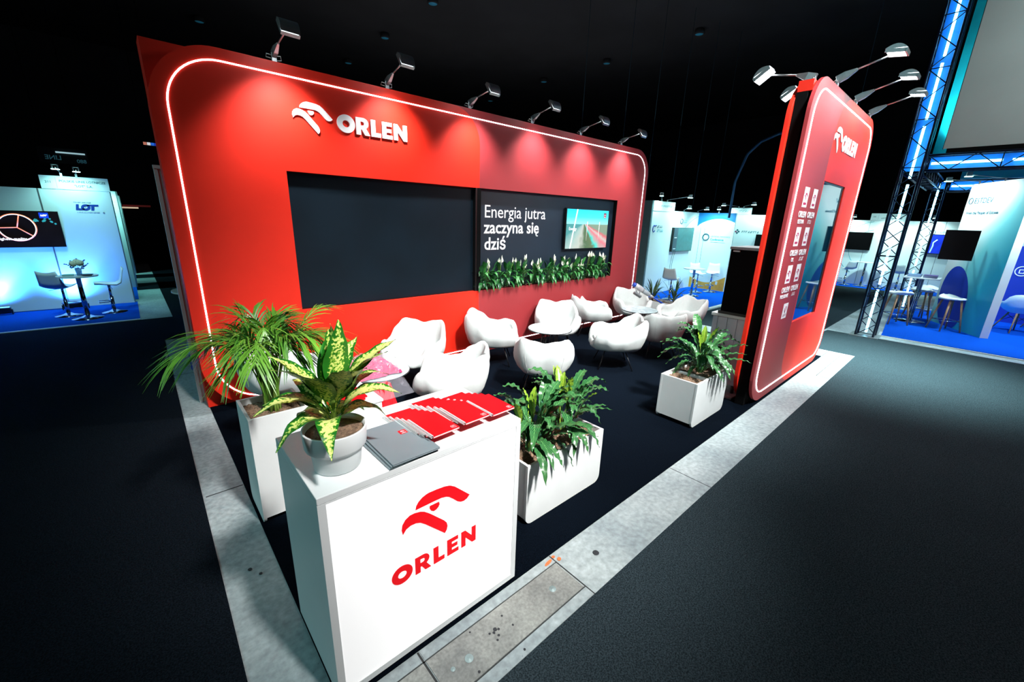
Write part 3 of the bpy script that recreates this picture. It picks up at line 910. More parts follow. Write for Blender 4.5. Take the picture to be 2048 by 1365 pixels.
def chair_shell():
    mb = MB()
    nu = 56
    rings = []
    for i in range(nu):
        a = -180 + 360 * i / nu
        d = abs(a)
        rz, rr = interp(RIM, d), interp(PLAN, d)
        # direction: a = 0 is the back (+y)
        dx, dy = math.sin(math.radians(a)), math.cos(math.radians(a))
        high = max(0.0, (rz - 0.40) / 0.335)
        th = 0.032 + 0.03 * interp([(60, 0), (110, 1), (140, 1), (165, 0)], d)
        seat_z = 0.385 - 0.03 * math.cos(math.radians(a))
        prof = []
        # inner seat and inner wall
        prof.append((0.10, 0.375 - 0.004 * math.cos(math.radians(a))))
        prof.append((rr * 0.42, seat_z - 0.003))
        prof.append((rr * 0.62, seat_z + 0.01 * high))
        prof.append((lerp(rr * 0.80, rr * 0.70, high), seat_z + lerp(0.010, 0.05, high)))
        prof.append((lerp(rr * 0.88, rr * 0.80, high), lerp(seat_z + 0.015, rz - 0.12, high)))
        prof.append((rr - th * 1.25, lerp(rz - 0.012, rz - 0.03, high)))
        prof.append((rr - th * 0.95, rz - 0.008))
        prof.append((rr - th * 0.5, rz))
        prof.append((rr - th * 0.08, rz - 0.012))
        prof.append((rr + 0.012, rz - 0.045))
        # outer wall
        bz = 0.265
        prof.append((rr * 1.0 + 0.012, lerp(rz - 0.05, bz, 0.35)))
        prof.append((rr * 0.955, lerp(rz - 0.05, bz, 0.62)))
        prof.append((rr * 0.85, lerp(rz - 0.05, bz, 0.86)))
        prof.append((rr * 0.70, bz + 0.012))
        prof.append((rr * 0.50, bz))
        prof.append((0.08, bz - 0.004))
        rings.append([(dx * r, dy * r + 0.05 * high * max(0, math.cos(math.radians(a))), z) for r, z in prof])
    m = len(rings[0])
    for R_ in rings:
        mb.v += R_
    for i in range(nu):
        j = (i + 1) % nu
        for k in range(m - 1):
            mb.f.append((i * m + k, j * m + k, j * m + k + 1, i * m + k + 1)); mb.sm.append(True)
    mb.f.append(tuple(i * m for i in range(nu))[::-1]); mb.sm.append(True)
    mb.f.append(tuple(i * m + m - 1 for i in range(nu))); mb.sm.append(True)
    me = mb.mesh('shell', M['fabric'])
    bm = bmesh.new(); bm.from_mesh(me)
    bmesh.ops.recalc_face_normals(bm, faces=bm.faces)
    bmesh.ops.subdivide_edges(bm, edges=bm.edges, cuts=1, use_grid_fill=True, smooth=0.6)
    bm.to_mesh(me); bm.free()
    me.polygons.foreach_set('use_smooth', [True] * len(me.polygons))
    return me, rings


SHELL, _rings = chair_shell()


def make_chair():
    t = thing('armchair', '', 'armchair', (0, 0, 0), 0, 'white shell armchairs')
    put('shell', SHELL, t)
    for s in (-1, 1):
        i = 28 + s * 5
        pts = [Vector(p) * 1.0 + Vector((p[0] * 0.006, p[1] * 0.006, 0)) for p in _rings[i][8:14]]
        MB().tube(pts, 0.0022, 5).build('seam', M['seam'], t)
    for sx in (-1, 1):
        for y0, y1 in ((0.13, 0.235), (-0.15, -0.235)):
            MB().tube([(sx * 0.15, y0, 0.268), (sx * 0.24, y1, 0.006)], [0.009, 0.007], 8).build('leg', M['steel_black'], t)
    br = MB().tube([(-0.155, 0.14, 0.258), (0.155, -0.155, 0.258)], 0.007, 6).tube([(0.155, 0.14, 0.258), (-0.155, -0.155, 0.258)], 0.007, 6)
    br.build('frame', M['steel_black'], t)
    return t


CH = [  # x, y, table it faces, label
    (2.36, 4.34, (1.62, 3.72), 'white shell armchair against the red wall, right of the plastic bundle'),
    (2.22, 3.36, (1.50, 3.95), 'white shell armchair nearest the counter, just behind the notebooks'),
    (3.63, 4.36, (4.25, 3.80), 'white shell armchair under the colour seam of the wall, left of the first marble table'),
    (3.47, 3.23, (4.2, 3.95), 'white shell armchair seen from behind, directly in front of the first marble table'),
    (4.86, 4.27, (4.25, 3.60), 'white shell armchair facing the camera behind the first marble table'),
    (4.90, 3.20, (4.25, 3.85), 'white shell armchair in the middle, turned left to the first marble table'),
    (6.02, 4.47, (6.54, 3.9), 'white shell armchair under the niche plants, between the two marble tables'),
    (7.14, 4.36, (6.4, 3.6), 'white shell armchair with the vacuum cleaner lying on it'),
    (5.88, 3.10, (6.5, 3.95), 'white shell armchair seen from behind, in front of the second marble table'),
    (7.16, 3.38, (6.2, 3.75), 'white shell armchair on the far right, beside the black cabinet'),
    (0.98, 4.36, (1.62, 3.72), 'white shell armchair half hidden behind the palm'),
]
ch0 = make_chair()
for i, (x, y, tgt, lab) in enumerate(CH):
    c = ch0 if i == 0 else copy_tree(ch0)
    dx, dy = tgt[0] - x, tgt[1] - y
    c.location = (x, y, 0)
    c.rotation_euler = (0, 0, math.atan2(dy, dx) + PI / 2)
    c['label'] = lab

# ------------------------------------------------------------------ round marble tables
def marble():
    m = bpy.data.materials.new('pale_marble')
    nt, N, L, B = nodes(m)
    tc = N.new('ShaderNodeTexCoord')
    n1 = N.new('ShaderNodeTexNoise'); n1.inputs['Scale'].default_value = 3.2; n1.inputs['Detail'].default_value = 7; n1.inputs['Distortion'].default_value = 1.6
    L.new(tc.outputs['Object'], n1.inputs['Vector'])
    r = ramp(N, [(0.40, lin((190, 202, 204))), (0.5, lin((164, 178, 182))), (0.58, lin((194, 205, 207)))])
    L.new(n1.outputs[0], r.inputs[0]); L.new(r.outputs[0], B.inputs['Base Color'])
    B.inputs['Roughness'].default_value = 0.16
    return m


MARB = marble()


def table(label, x, y):
    t = thing('coffee_table', label, 'table', (x, y, 0), 0, 'round marble coffee tables')
    MB().lathe([(0.0001, 0.515), (0.305, 0.515), (0.308, 0.512), (0.308, 0.506)], 48, smooth=False).build('table_top', MARB, t)
    MB().lathe([(0.0001, 0.4945), (0.306, 0.4945), (0.313, 0.498), (0.313, 0.5075), (0.308, 0.5075), (0.308, 0.5055), (0.0001, 0.5055)], 48).build('edge_band', M['steel_black'], t)
    for k in range(9):
        a = 2 * PI * k / 9
        MB().tube([(0.10 * math.cos(a), 0.10 * math.sin(a), 0.494), (0.15 * math.cos(a), 0.15 * math.sin(a), 0.012)], 0.0065, 6).build('leg', M['steel_black'], t)
    MB().tube([(0.15 * math.cos(2 * PI * k / 24), 0.15 * math.sin(2 * PI * k / 24), 0.013) for k in range(24)], 0.007, 6, closed=True).build('base_ring', M['steel_black'], t)
    return t


table('round pale marble coffee table among four armchairs, in the middle', 4.25, 3.86)
table('round pale marble coffee table farther right, beside the vacuum cleaner', 6.54, 3.83)
table('round coffee table under the pink plastic bundle', 1.62, 3.74)

# pink goods in crumpled clear film, on the left table
def crumple(name, cx, cy, z, rx, ry, h, m, seed, amp=0.03, skirt=0.0, parent=None, n=26):
    random.seed(seed)
    mb = MB()
    ph = [(random.uniform(4, 17), random.uniform(4, 17), random.uniform(0, 6)) for _ in range(7)]
    for j in range(n + 1):
        for i in range(n + 1):
            u, v = i / n * 2 - 1, j / n * 2 - 1
            r = max(abs(u), abs(v))
            nz = sum(math.sin(a * u + b * v + c) for a, b, c in ph) / 7
            top = h * (1 - r ** 3) + amp * nz * (1.3 if r < 0.9 else 0.7) + random.uniform(-amp, amp) * 0.35
            rad = 1.0 + 0.12 * nz
            zz = z + max(top, 0.012)
            if r > 0.72 and skirt:
                zz = z + 0.02 - skirt * ((r - 0.72) / 0.28) + amp * nz * 0.4
            mb.v.append((cx + rx * u * rad + random.uniform(-.006, .006), cy + ry * v * rad + random.uniform(-.006, .006), zz))
    for j in range(n):
        for i in range(n):
            a = j * (n + 1) + i
            mb.f.append((a, a + 1, a + n + 2, a + n + 1)); mb.sm.append(False)
    return mb.build(name, m, parent)


pink = mat('pink_wrapped_goods', (206, 48, 96), 0.25, var=0.25, scale=22, bump=0.5, bscale=45)
redp = mat('red_wrapped_goods', (196, 30, 40), 0.3, var=0.25, scale=22, bump=0.4, bscale=45)
film = mat('clear_film', (210, 210, 224), 0.08, var=0.04, bump=1.0, bscale=40, alpha=0.16)
bag = thing('plastic_bundle', 'bundle of pink and red goods in crumpled clear plastic on the left table', 'plastic bag')
crumple('contents', 1.50, 3.70, 0.516, 0.27, 0.20, 0.13, pink, 11, 0.028, 0.0, bag)
crumple('contents', 1.52, 3.49, 0.42, 0.12, 0.13, 0.08, redp, 15, 0.025, 0.22, bag, 16)
crumple('film', 1.46, 3.66, 0.53, 0.37, 0.30, 0.15, film, 23, 0.04, 0.20, bag, 30)

# ------------------------------------------------------------------ planters
def granules(mb_name, x0, x1, y0, y1, z, parent, seed=1):
    random.seed(seed)
    mb = MB()
    nx = max(6, int((x1 - x0) / 0.012)); ny = max(6, int((y1 - y0) / 0.012))
    for j in range(ny + 1):
        for i in range(nx + 1):
            mb.v.append((x0 + (x1 - x0) * i / nx, y0 + (y1 - y0) * j / ny, z + random.uniform(-0.006, 0.008)))
    for j in range(ny):
        for i in range(nx):
            a = j * (nx + 1) + i
            mb.f.append((a, a + 1, a + nx + 2, a + nx + 1)); mb.sm.append(False)
    return mb.build(mb_name, M['soil'], parent)


def planter(label, x, y, Lx, Wy, H, rz=0.0, fill=True, divider=False, r=0.06, seed=1):
    """long rounded panels on the local +-y sides, short panels set in between them"""
    t = thing('planter', label, 'planter', (x, y, 0), rz, 'white planters')
    th = 0.018
    for s in (-1, 1):
        y0 = -Wy / 2 if s < 0 else Wy / 2 - th
        MB().prism(rrect(-Lx / 2, Lx / 2, 0.007, H, r, 8, '1100'), y0, y0 + th).build('long_panel', M['white_matt'], t)
    for s in (-1, 1):
        x0 = -Lx / 2 + 0.002 if s < 0 else Lx / 2 - th - 0.002
        MB().box(x0, x0 + th, -Wy / 2 + th, Wy / 2 - th, 0.05, H).build('short_panel', M['white_matt'], t)
    MB().box(-Lx / 2 + th, Lx / 2 - th, -Wy / 2 + th, Wy / 2 - th, 0.05, 0.065).build('bottom', M['white_matt'], t)
    if divider:
        MB().box(-Lx * 0.12, -Lx * 0.12 + 0.03, -Wy / 2 + th, Wy / 2 - th, 0.07, H - 0.02).build('divider', M['white'], t)
    if fill:
        granules('soil', -Lx / 2 + th + 0.002, Lx / 2 - th - 0.004, -Wy / 2 + th, Wy / 2 - th, H - 0.045, t, seed)
    return t


P1 = planter('long white planter with two leafy plants, right beside the counter', 2.07, 1.83, 0.81, 0.40, 0.465, 0, seed=2)
P2 = planter('white planter with one leafy plant and one empty bed, by the red tower', 4.29, 1.755, 0.76, 0.39, 0.488, 0, divider=True, seed=3)
PA = planter('tall narrow white planter holding the palm, behind the counter', 0.527, 2.93, 0.38, 0.35, 0.765, PI / 2, r=0.05, seed=4)
P3 = planter('white planter with two plants at the far end of the stand', 7.86, 4.10, 0.85, 0.36, 0.475, PI / 2, seed=5)


# ------------------------------------------------------------------ plants
def bez(pts, n):
    out = []
    m = len(pts) - 1
    for k in range(n + 1):
        t = k / n
        q = [Vector(p) for p in pts]
        while len(q) > 1:
            q = [q[i].lerp(q[i + 1], t) for i in range(len(q) - 1)]
        out.append(q[0])
    return out


def leaf_mesh(name, m, path, pet, W, fold=0.25, wave=0.0, freq=9, shape='lance', n=16, pw=0.004, twist=0.0):
    """path: control points (0, r, z) in the local yz plane; pet: part of it that is stalk"""
    P = bez([(0, p[0], p[1]) for p in path], n)
    mb = MB()
    uv = []
    for k, p in enumerate(P):
        t = k / n
        tan = (P[min(k + 1, n)] - P[max(k - 1, 0)]).normalized()
        nor = Vector((1, 0, 0)).cross(tan)
        s = 0.0 if t < pet else (t - pet) / (1 - pet)
        if t < pet:
            w = pw
        else:
            if shape == 'lance':
                w = W * math.sin(PI * s ** 0.8) ** 0.85
            elif shape == 'ovate':
                w = W * (math.sin(PI * s ** 0.62) ** 0.8) * (1 - 0.25 * s)
            else:
                w = W * (1 - s) ** 0.5 * min(1, s * 6 + 0.1)
            w = max(w, 0.0012 if s > 0.9 else pw)
        tw = twist * s
        for u in (-1, -0.5, 0, 0.5, 1):
            lift = fold * abs(u) * w + (wave * W * math.sin(freq * 2 * PI * s + (1.3 if u > 0 else 0)) * abs(u) ** 1.5 if s > 0 else 0)
            side = Vector((math.cos(tw), 0, 0)) + nor * math.sin(tw)
            mb.v.append(p + side * (u * w) + nor * lift)
            uv.append((u * 0.5 + 0.5, s))
    for k in range(n):
        for i in range(4):
            a = k * 5 + i
            mb.f.append((a, a + 1, a + 6, a + 5)); mb.sm.append(True)
    me = mb.mesh(name, m)
    ul = me.uv_layers.new(name='UVMap')
    for lp in me.loops:
        ul.data[lp.index].uv = uv[lp.vertex_index]
    return me


def spread(t, meshes, n, seed, name='leaf', sc=(0.85, 1.1), base=0.03, tilt=0.12, zoff=0.0, lean=None):
    random.seed(seed)
    for k in range(n):
        me = meshes[k % len(meshes)]
        a = k * 2.39996 + random.uniform(-0.35, 0.35)
        s = random.uniform(*sc)
        Mx = Matrix.Translation((base * math.cos(a + 1.57), base * math.sin(a + 1.57), zoff + random.uniform(0, 0.012))) @ Matrix.Rotation(a, 4, 'Z') @ Matrix.Rotation(random.uniform(-tilt, tilt), 4, 'X') @ Matrix.Rotation(random.uniform(-tilt, tilt), 4, 'Y') @ Matrix.Scale(s, 4)
        put(name, me, t, None, Mx)


lm_cal = leaf_mat('wavy_leaf_green', 'vein', (26, 78, 42), (84, 134, 76), 0.26)
lm_cal2 = leaf_mat('wavy_leaf_lime', 'vein', (58, 112, 30), (176, 196, 60), 0.35)
lm_lily = leaf_mat('peace_lily_green', 'plain', (16, 74, 36), (66, 140, 66), 0.3)
lm_palm = leaf_mat('palm_green', 'plain', (30, 96, 28), (108, 164, 52), 0.4)
lm_die = leaf_mat('variegated_leaf', 'dieff', (34, 112, 32), (230, 232, 140), 0.3)
lm_far = leaf_mat('dracaena_green', 'plain', (22, 58, 36), (86, 120, 84), 0.4)
stem_m = mat('plant_stem', (104, 132, 50), 0.5, var=0.2, scale=40)
petal = mat('white_spathe', (240, 240, 226), 0.45, var=0.03)
spadix_m = mat('spadix', (214, 206, 160), 0.7, var=0.1, scale=80)

CAL = [leaf_mesh('leaf', lm_cal, p, pt, w, 0.22, 0.20, 6, n=36) for p, pt, w in (
    ([(0, 0), (0.02, 0.24), (0.10, 0.46), (0.28, 0.50), (0.40, 0.38)], 0.34, 0.042),
    ([(0, 0), (0.03, 0.18), (0.14, 0.38), (0.32, 0.34), (0.45, 0.22)], 0.32, 0.041),
    ([(0, 0), (0.05, 0.12), (0.16, 0.28), (0.33, 0.22), (0.42, 0.06)], 0.30, 0.039),
    ([(0, 0), (0.01, 0.25), (0.05, 0.48), (0.16, 0.60), (0.28, 0.56)], 0.38, 0.044),
    ([(0, 0), (0.04, 0.10), (0.13, 0.18), (0.25, 0.10), (0.31, -0.04)], 0.28, 0.036),
    ([(0, 0), (0.06, 0.14), (0.18, 0.26), (0.36, 0.30), (0.50, 0.26)], 0.30, 0.039),
    ([(0, 0), (0.03, 0.16), (0.10, 0.33), (0.22, 0.30), (0.28, 0.14)], 0.34, 0.042))]
CALY = leaf_mesh('leaf', lm_cal2, [(0, 0), (0.01, 0.22), (0.05, 0.42), (0.10, 0.52), (0.15, 0.58)], 0.45, 0.034, 0.3, 0.15, 5, n=30)


def calathea(label, x, y, z, n, seed, s=1.0, yellow=3):
    t = thing('wavy_leaf_plant', label, 'plant', (x, y, z), 0, 'leafy plants in the white planters')
    spread(t, CAL, n, seed, sc=(0.72 * s, 1.05 * s), base=0.035, tilt=0.16)
    spread(t, [CALY], yellow, seed + 50, sc=(0.75 * s, 0.95 * s), base=0.03, tilt=0.3)
    MB().lathe([(0.0001, 0.0), (0.035, 0.0), (0.025, 0.05), (0.015, 0.09), (0.0001, 0.10)], 10).build('crown', stem_m, t)
    return t


calathea('wavy-leaved green plant at the left end of the planter beside the counter', 1.88, 1.83, 0.415, 40, 4, 0.92, 4)
calathea('taller wavy-leaved plant with yellow new leaves in the planter beside the counter', 2.24, 1.85, 0.415, 40, 9, 0.92, 6)
calathea('wavy-leaved dark green plant in the planter by the red tower', 4.42, 1.77, 0.44, 56, 14, 0.98, 3)

# peace lilies in the niche
LILY = [leaf_mesh('leaf', lm_lily, p, pt, w, 0.25, 0.06, 3, 'lance') for p, pt, w in (
    ([(0, 0), (0.02, 0.15), (0.06, 0.28), (0.14, 0.30), (0.20, 0.20)], 0.45, 0.030),
    ([(0, 0), (0.03, 0.12), (0.10, 0.22), (0.18, 0.18), (0.22, 0.06)], 0.40, 0.030),
    ([(0, 0), (0.01, 0.16), (0.02, 0.27), (0.06, 0.36), (0.11, 0.40)], 0.50, 0.032),
    ([(0, 0), (0.04, 0.09), (0.10, 0.15), (0.17, 0.08), (0.19, -0.03)], 0.35, 0.028),
    ([(0, 0), (0.03, 0.12), (0.09, 0.24), (0.17, 0.28), (0.24, 0.27)], 0.40, 0.028))]


def spathe_mesh():
    return leaf_mesh('spathe', petal, [(0, 0), (0.006, 0.03), (0.016, 0.07), (0.012, 0.10), (-0.004, 0.13)], 0.0, 0.033, 0.9, 0.0, 1, 'ovate', 12, 0.002)


SPA = spathe_mesh()


def lily_flower(t, h, ang, lean):
    bx = random.uniform(-0.11, 0.11)
    top = Vector((bx + math.cos(ang) * lean, math.sin(ang) * lean, h))
    st = MB().tube(bez([(bx, 0, 0), (bx + (top.x - bx) * 0.2, top.y * 0.2, h * 0.5), top], 5), 0.0032, 5).build('flower_stalk', stem_m, t)
    put('spathe', SPA, st, None, Matrix.Translation(top) @ Matrix.Rotation(ang * 3.1, 4, 'Z') @ Matrix.Rotation(random.uniform(-0.25, 0.25), 4, 'Y') @ Matrix.Scale(random.uniform(0.55, 0.9), 4))
    sp = MB().tube([top + Vector((0.004, -0.008, 0.008)), top + Vector((0.004, -0.010, 0.038))], [0.005, 0.003], 6).build('spadix', spadix_m, st)


LX = [(3.92, 'leftmost, against the dark divider'), (4.26, 'second from the left'), (4.60, 'third from the left'), (4.96, 'fourth from the left, tallest bloom'), (5.32, 'fifth from the left, in the middle'), (5.68, 'sixth from the left'), (6.02, 'third from the right'), (6.38, 'second from the right, under the television'), (6.72, 'rightmost in the row')]
for i, (x, w) in enumerate(LX):
    random.seed(100 + i)
    t = thing('peace_lily', 'peace lily with white blooms in the wall niche, ' + w, 'plant', (x * 0.985, 4.842, OZ0 + 0.012), 0, 'peace lilies in the niche')
    random.seed(40 + i)
    for k in range(38):
        me = LILY[k % 5]
        a = k * 2.39996 + random.uniform(-0.3, 0.3)
        if math.cos(a) > 0.35:        # leaves cannot grow into the niche back: turn them outwards
            a = PI - a
        s = random.uniform(0.75, 1.1)
        put('leaf', me, t, None, Matrix.Translation((random.uniform(-0.11, 0.11), random.uniform(-0.02, 0.01), 0)) @ Matrix.Rotation(a, 4, 'Z') @ Matrix.Rotation(random.uniform(-0.15, 0.15), 4, 'Y') @ Matrix.Scale(s * 0.95, 4))
    nf = (4, 5, 7, 6, 5, 6, 7, 6, 6)[i]
    for k in range(nf):
        hh = random.uniform(0.17, 0.40) + (0.06 if (i in (3, 8) and k == 0) else 0)
        lily_flower(t, hh, random.uniform(PI * 1.05, PI * 1.95), random.uniform(0.02, 0.09))

# palm
def frond(path, nl, ll, seed):
    random.seed(seed)
    P = bez(path, 24)
    mb = MB()
    uv = []
    ra = [0.006 * (1 - 0.75 * k / 24) for k in range(25)]
    mb.tube(P, ra, 5)
    uv += [(0.5, 0.5)] * len(mb.v)
    for k in range(nl):
        t = 0.38 + 0.62 * (k // 2) / (nl / 2 - 1)
        f = t * 24; i = min(int(f), 23)
        p = P[i].lerp(P[i + 1], f - i)
        tan = (P[i + 1] - P[i]).normalized()
        side = tan.cross(Vector((0, 0, 1))).normalized() * (1 if k % 2 else -1)
        L_ = ll * (0.55 + 0.45 * math.sin(PI * (t - 0.3) / 0.75)) * random.uniform(0.85, 1.1)
        d = (side * random.uniform(0.38, 0.66) + tan * (0.85 + 0.5 * (t - 0.38)) + Vector((0, 0, random.uniform(-0.05, 0.22)))).normalized()
        w = 0.0056
        nrm = d.cross(side.cross(d)).normalized()
        flat = side.cross(tan).normalized()
        ww = d.cross(flat).normalized()
        b = len(mb.v)
        for s in range(5):
            q = s / 4
            c = p + d * (L_ * q) + Vector((0, 0, -0.42 * L_ * q * q))
            wd = w * (0.45 + 1.1 * q) if q < 0.5 else w * 2.0 * (1.0 - q) + 0.0006
            mb.v += [tuple(c - ww * wd), tuple(c + ww * wd)]
            uv += [(0.2, q), (0.8, q)]
        for s in range(4):
            mb.f.append((b + 2 * s, b + 2 * s + 1, b + 2 * s + 3, b + 2 * s + 2)); mb.sm.append(True)
    me = mb.mesh('frond', lm_palm)
    ul = me.uv_layers.new(name='UVMap')
    for lp in me.loops:
        ul.data[lp.index].uv = uv[lp.vertex_index]
    return me


palm = thing('palm', 'feathery green palm in the tall white planter', 'plant', (0.53, 2.93, 0.725))
random.seed(21)
FR = []
for k in range(24):
    a = k * 2.39996 + 0.4
    lean = 0.10 + 0.32 * ((k * 7) % 24) / 24
    hgt = 0.70 - 0.62 * lean + random.uniform(-0.05, 0.05)
    ca, sa = math.cos(a), math.sin(a)
    if sa < -0.3:
        hgt = max(hgt, 0.56)
    p = [(0.03 * ca, 0.03 * sa, 0), (0.05 * ca, 0.05 * sa, hgt * 0.55), (lean * 0.45 * ca, lean * 0.45 * sa, hgt * 1.08), (lean * 0.9 * ca, lean * 0.9 * sa, hgt * 1.06), (lean * 1.25 * ca, lean * 1.25 * sa, hgt * 0.86)]
    put('frond', frond(p, 38, 0.25, 200 + k), palm)
# long frond reaching left, and low drooping ones
for k, p in enumerate(([(0, 0, 0), (-0.04, -0.02, 0.35), (-0.14, 0.0, 0.56), (-0.30, 0.02, 0.62), (-0.42, 0.04, 0.52)],
                       [(0, 0, 0), (0.05, -0.03, 0.3), (0.16, -0.04, 0.5), (0.3, 0.0, 0.66), (0.4, 0.05, 0.64)],
                       [(0, 0, 0), (0.02, -0.03, 0.3), (0.05, -0.08, 0.48), (0.10, -0.16, 0.50), (0.15, -0.22, 0.42)],
                       [(0, 0, 0), (-0.03, -0.03, 0.28), (-0.08, -0.08, 0.44), (-0.16, -0.14, 0.45), (-0.24, -0.18, 0.36)])):
    put('frond', frond(p, 36, 0.22, 300 + k), palm)
for k in range(12):
    a = k * 2.4
    MB().tube(bez([(0.045 * math.cos(a), 0.045 * math.sin(a), -0.03), (0.04 * math.cos(a), 0.04 * math.sin(a), 0.15), (0.05 * math.cos(a + .3), 0.05 * math.sin(a + .3), 0.36)], 6), [0.008, 0.008, 0.0075, 0.007, 0.006, 0.005, 0.004], 6).build('stem', stem_m, palm)

# plant pot and variegated plant on the counter
pot = tag(MB().lathe([(0.0001, 0.0), (0.080, 0.0), (0.088, 0.004), (0.095, 0.075), (0.097, 0.082), (0.112, 0.093), (0.115, 0.10), (0.119, 0.168), (0.118, 0.171), (0.112, 0.171), (0.108, 0.150), (0.104, 0.145), (0.0001, 0.145)], 48).build('plant_pot', M['white'], None, (0.474, 1.53, CZ)), 'white round pot with a wide upper band, on the counter', 'plant pot')
MB().lathe([(0.0001, 0.152), (0.05, 0.150), (0.109, 0.149)], 24).build('soil', M['soil'], pot)
die = thing('variegated_plant', 'yellow and green speckled leafy plant in the pot on the counter', 'plant', (0.474, 1.53, CZ + 0.146))
DIE = [leaf_mesh('leaf', lm_die, p, pt, w, 0.16, 0.06, 3, 'ovate', 18, 0.005) for p, pt, w in (
    ([(0, 0.10), (0.01, 0.20), (0.03, 0.30), (0.06, 0.40), (0.05, 0.48)], 0.28, 0.058),
    ([(0, 0.08), (0.03, 0.18), (0.09, 0.28), (0.17, 0.34), (0.25, 0.37)], 0.24, 0.060),
    ([(0, 0.06), (0.04, 0.13), (0.11, 0.21), (0.19, 0.22), (0.28, 0.16)], 0.22, 0.056),
    ([(0, 0.03), (0.04, 0.08), (0.09, 0.12), (0.16, 0.09), (0.21, 0.0)], 0.18, 0.048))]
dl = [(0, 3.3, 1.02), (0, 0.3, 0.9), (0, 4.9, 0.95), (1, 2.0, 0.95), (1, 2.9, 0.95), (1, 3.8, 1.0), (1, 4.5, 1.05), (1, 5.3, 0.95), (1, 6.0, 0.95), (1, 0.9, 0.9), (2, 1.6, 1.0), (1, 2.45, 0.88), (1, 3.35, 0.9), (2, 4.2, 1.0), (2, 4.9, 1.05), (2, 5.6, 1.0), (2, 0.2, 1.0), (2, 1.1, 0.9), (3, 1.7, 1.1), (3, 2.75, 1.1), (3, 4.5, 1.1), (3, 5.3, 1.0), (3, 0.5, 1.0)]
random.seed(8)
for v, a, s in dl:
    put('leaf', DIE[v], die, None, Matrix.Rotation(a, 4, 'Z') @ Matrix.Rotation(random.uniform(-0.12, 0.12), 4, 'Y') @ Matrix.Scale(s * 0.93, 4))
MB().tube([(0, 0, 0), (0.004, 0.004, 0.12), (-0.004, 0.0, 0.26)], [0.012, 0.011, 0.008], 8).build('stem', stem_m, die)

# two strap-leaved plants in the far planter
DRA = [leaf_mesh('leaf', lm_far, p, 0.12, w, 0.2, 0.05, 2, 'lance', 10, 0.004) for p, w in (
    ([(0, 0.1), (0.05, 0.25), (0.13, 0.36), (0.24, 0.34)], 0.018), ([(0, 0.08), (0.07, 0.2), (0.18, 0.24), (0.28, 0.12)], 0.018), ([(0, 0.12), (0.02, 0.28), (0.06, 0.42), (0.12, 0.5)], 0.02))]
for x, y, w, sd in ((7.86, 4.34, 'strap-leaved plant at the back of the far planter, behind the vacuum cleaner', 61), (7.9, 3.90, 'bushier strap-leaved plant at the front of the far planter', 67)):
    t = thing('strap_leaf_plant', w, 'plant', (x, y, 0.43), 0, 'plants in the far planter')
    spread(t, DRA, 34, sd, sc=(0.7, 1.05), base=0.02, tilt=0.25)
    MB().tube([(0, 0, 0), (0.01, 0, 0.14)], [0.02, 0.012], 8).build('stem', mat('brown_stem', (70, 54, 40), 0.8), t)

# ------------------------------------------------------------------ print goods on the counter
nb_red = mat('red_notebook_cover', (222, 8, 20), 0.3, var=0.02)
paper = mat('paper_block', (236, 236, 232), 0.8, var=0.03)
grey_cov = mat('grey_folder_cover', (122, 138, 144), 0.35, 0.1, var=0.03)
grey_pg = mat('grey_folder_inside', (206, 212, 214), 0.6)
NBW, NBL = 0.146, 0.208
_cov = MB().box(0.004, NBW, 0, NBL, 0.0085, 0.0093).mesh('cover', nb_red)
_bk = MB().box(0.004, NBW, 0, NBL, 0.0, 0.0008).mesh('back_cover', nb_red)
_pg = MB().box(0.006, NBW - 0.002, 0.002, NBL - 0.002, 0.0009, 0.0084).mesh('pages', paper)
_sp = MB()
for k in range(26):
    y = 0.006 + k * (NBL - 0.012) / 25
    _sp.tube([(0.0 + 0.0075 * math.cos(a), y + 0.0006 * a, 0.0068 + 0.0068 * math.sin(a)) for a in [2 * PI * q / 8 for q in range(9)]], 0.0011, 4, cap=False)
_spm = _sp.mesh('spiral', mat('white_coated_wire', (226, 230, 230), 0.35))
wht_logo = mat('white_logo_ink', (240, 232, 232), 0.5)


def notebook(label, x, y, z, rz):
    t = thing('spiral_notebook', label, 'notebook', (x, y, z), rz, 'red spiral notebooks on the counter')
    put('cover', _cov, t); put('pages', _pg, t); put('spiral', _spm, t); put('back_cover', _bk, t)
    f = MB()
    w = 0.022
    x0, y0 = NBW - 0.032, 0.01
    for a, b, c, d in ((0, w, 0, 0.0012), (0, w, w - 0.0012, w), (0, 0.0012, 0, w), (w - 0.0012, w, 0, w)):
        f.box(x0 + a, x0 + b, y0 + c, y0 + d, 0.0094, 0.0096)
    for P in (EMB_UP, EMB_LOW, EMB_EYE):
        q = [(x0 + 0.004 + p[0] * 0.014, y0 + 0.006 + p[1] * 0.014) for p in P]
        f.add([(p[0], p[1], 0.0096) for p in q], [tuple(t_) for t_ in geometry.tessellate_polygon([[Vector((p[0], p[1], 0)) for p in q]])])
    f.build('logo', wht_logo, t)
    return t


cols = [(0.838, 1.402, 5, 'left'), (1.008, 1.400, 6, 'middle'), (1.172, 1.402, 5, 'right')]
ordw = ['topmost', 'second from the top', 'third from the top', 'fourth from the top', 'fifth from the top', 'sixth from the top']
random.seed(31)
for x, y, n, w in cols:
    for k in range(n):   # k = 0 lies at the bottom and farthest back
        step = n - 1 - k
        notebook('red spiral notebook, %s of the %s fanned stack' % (ordw[step], w), x + random.uniform(-0.004, 0.004) - 0.010 * step, y + 0.045 * step, CZ + 0.0006 + 0.0098 * k, random.uniform(-0.02, 0.02) + 0.03)


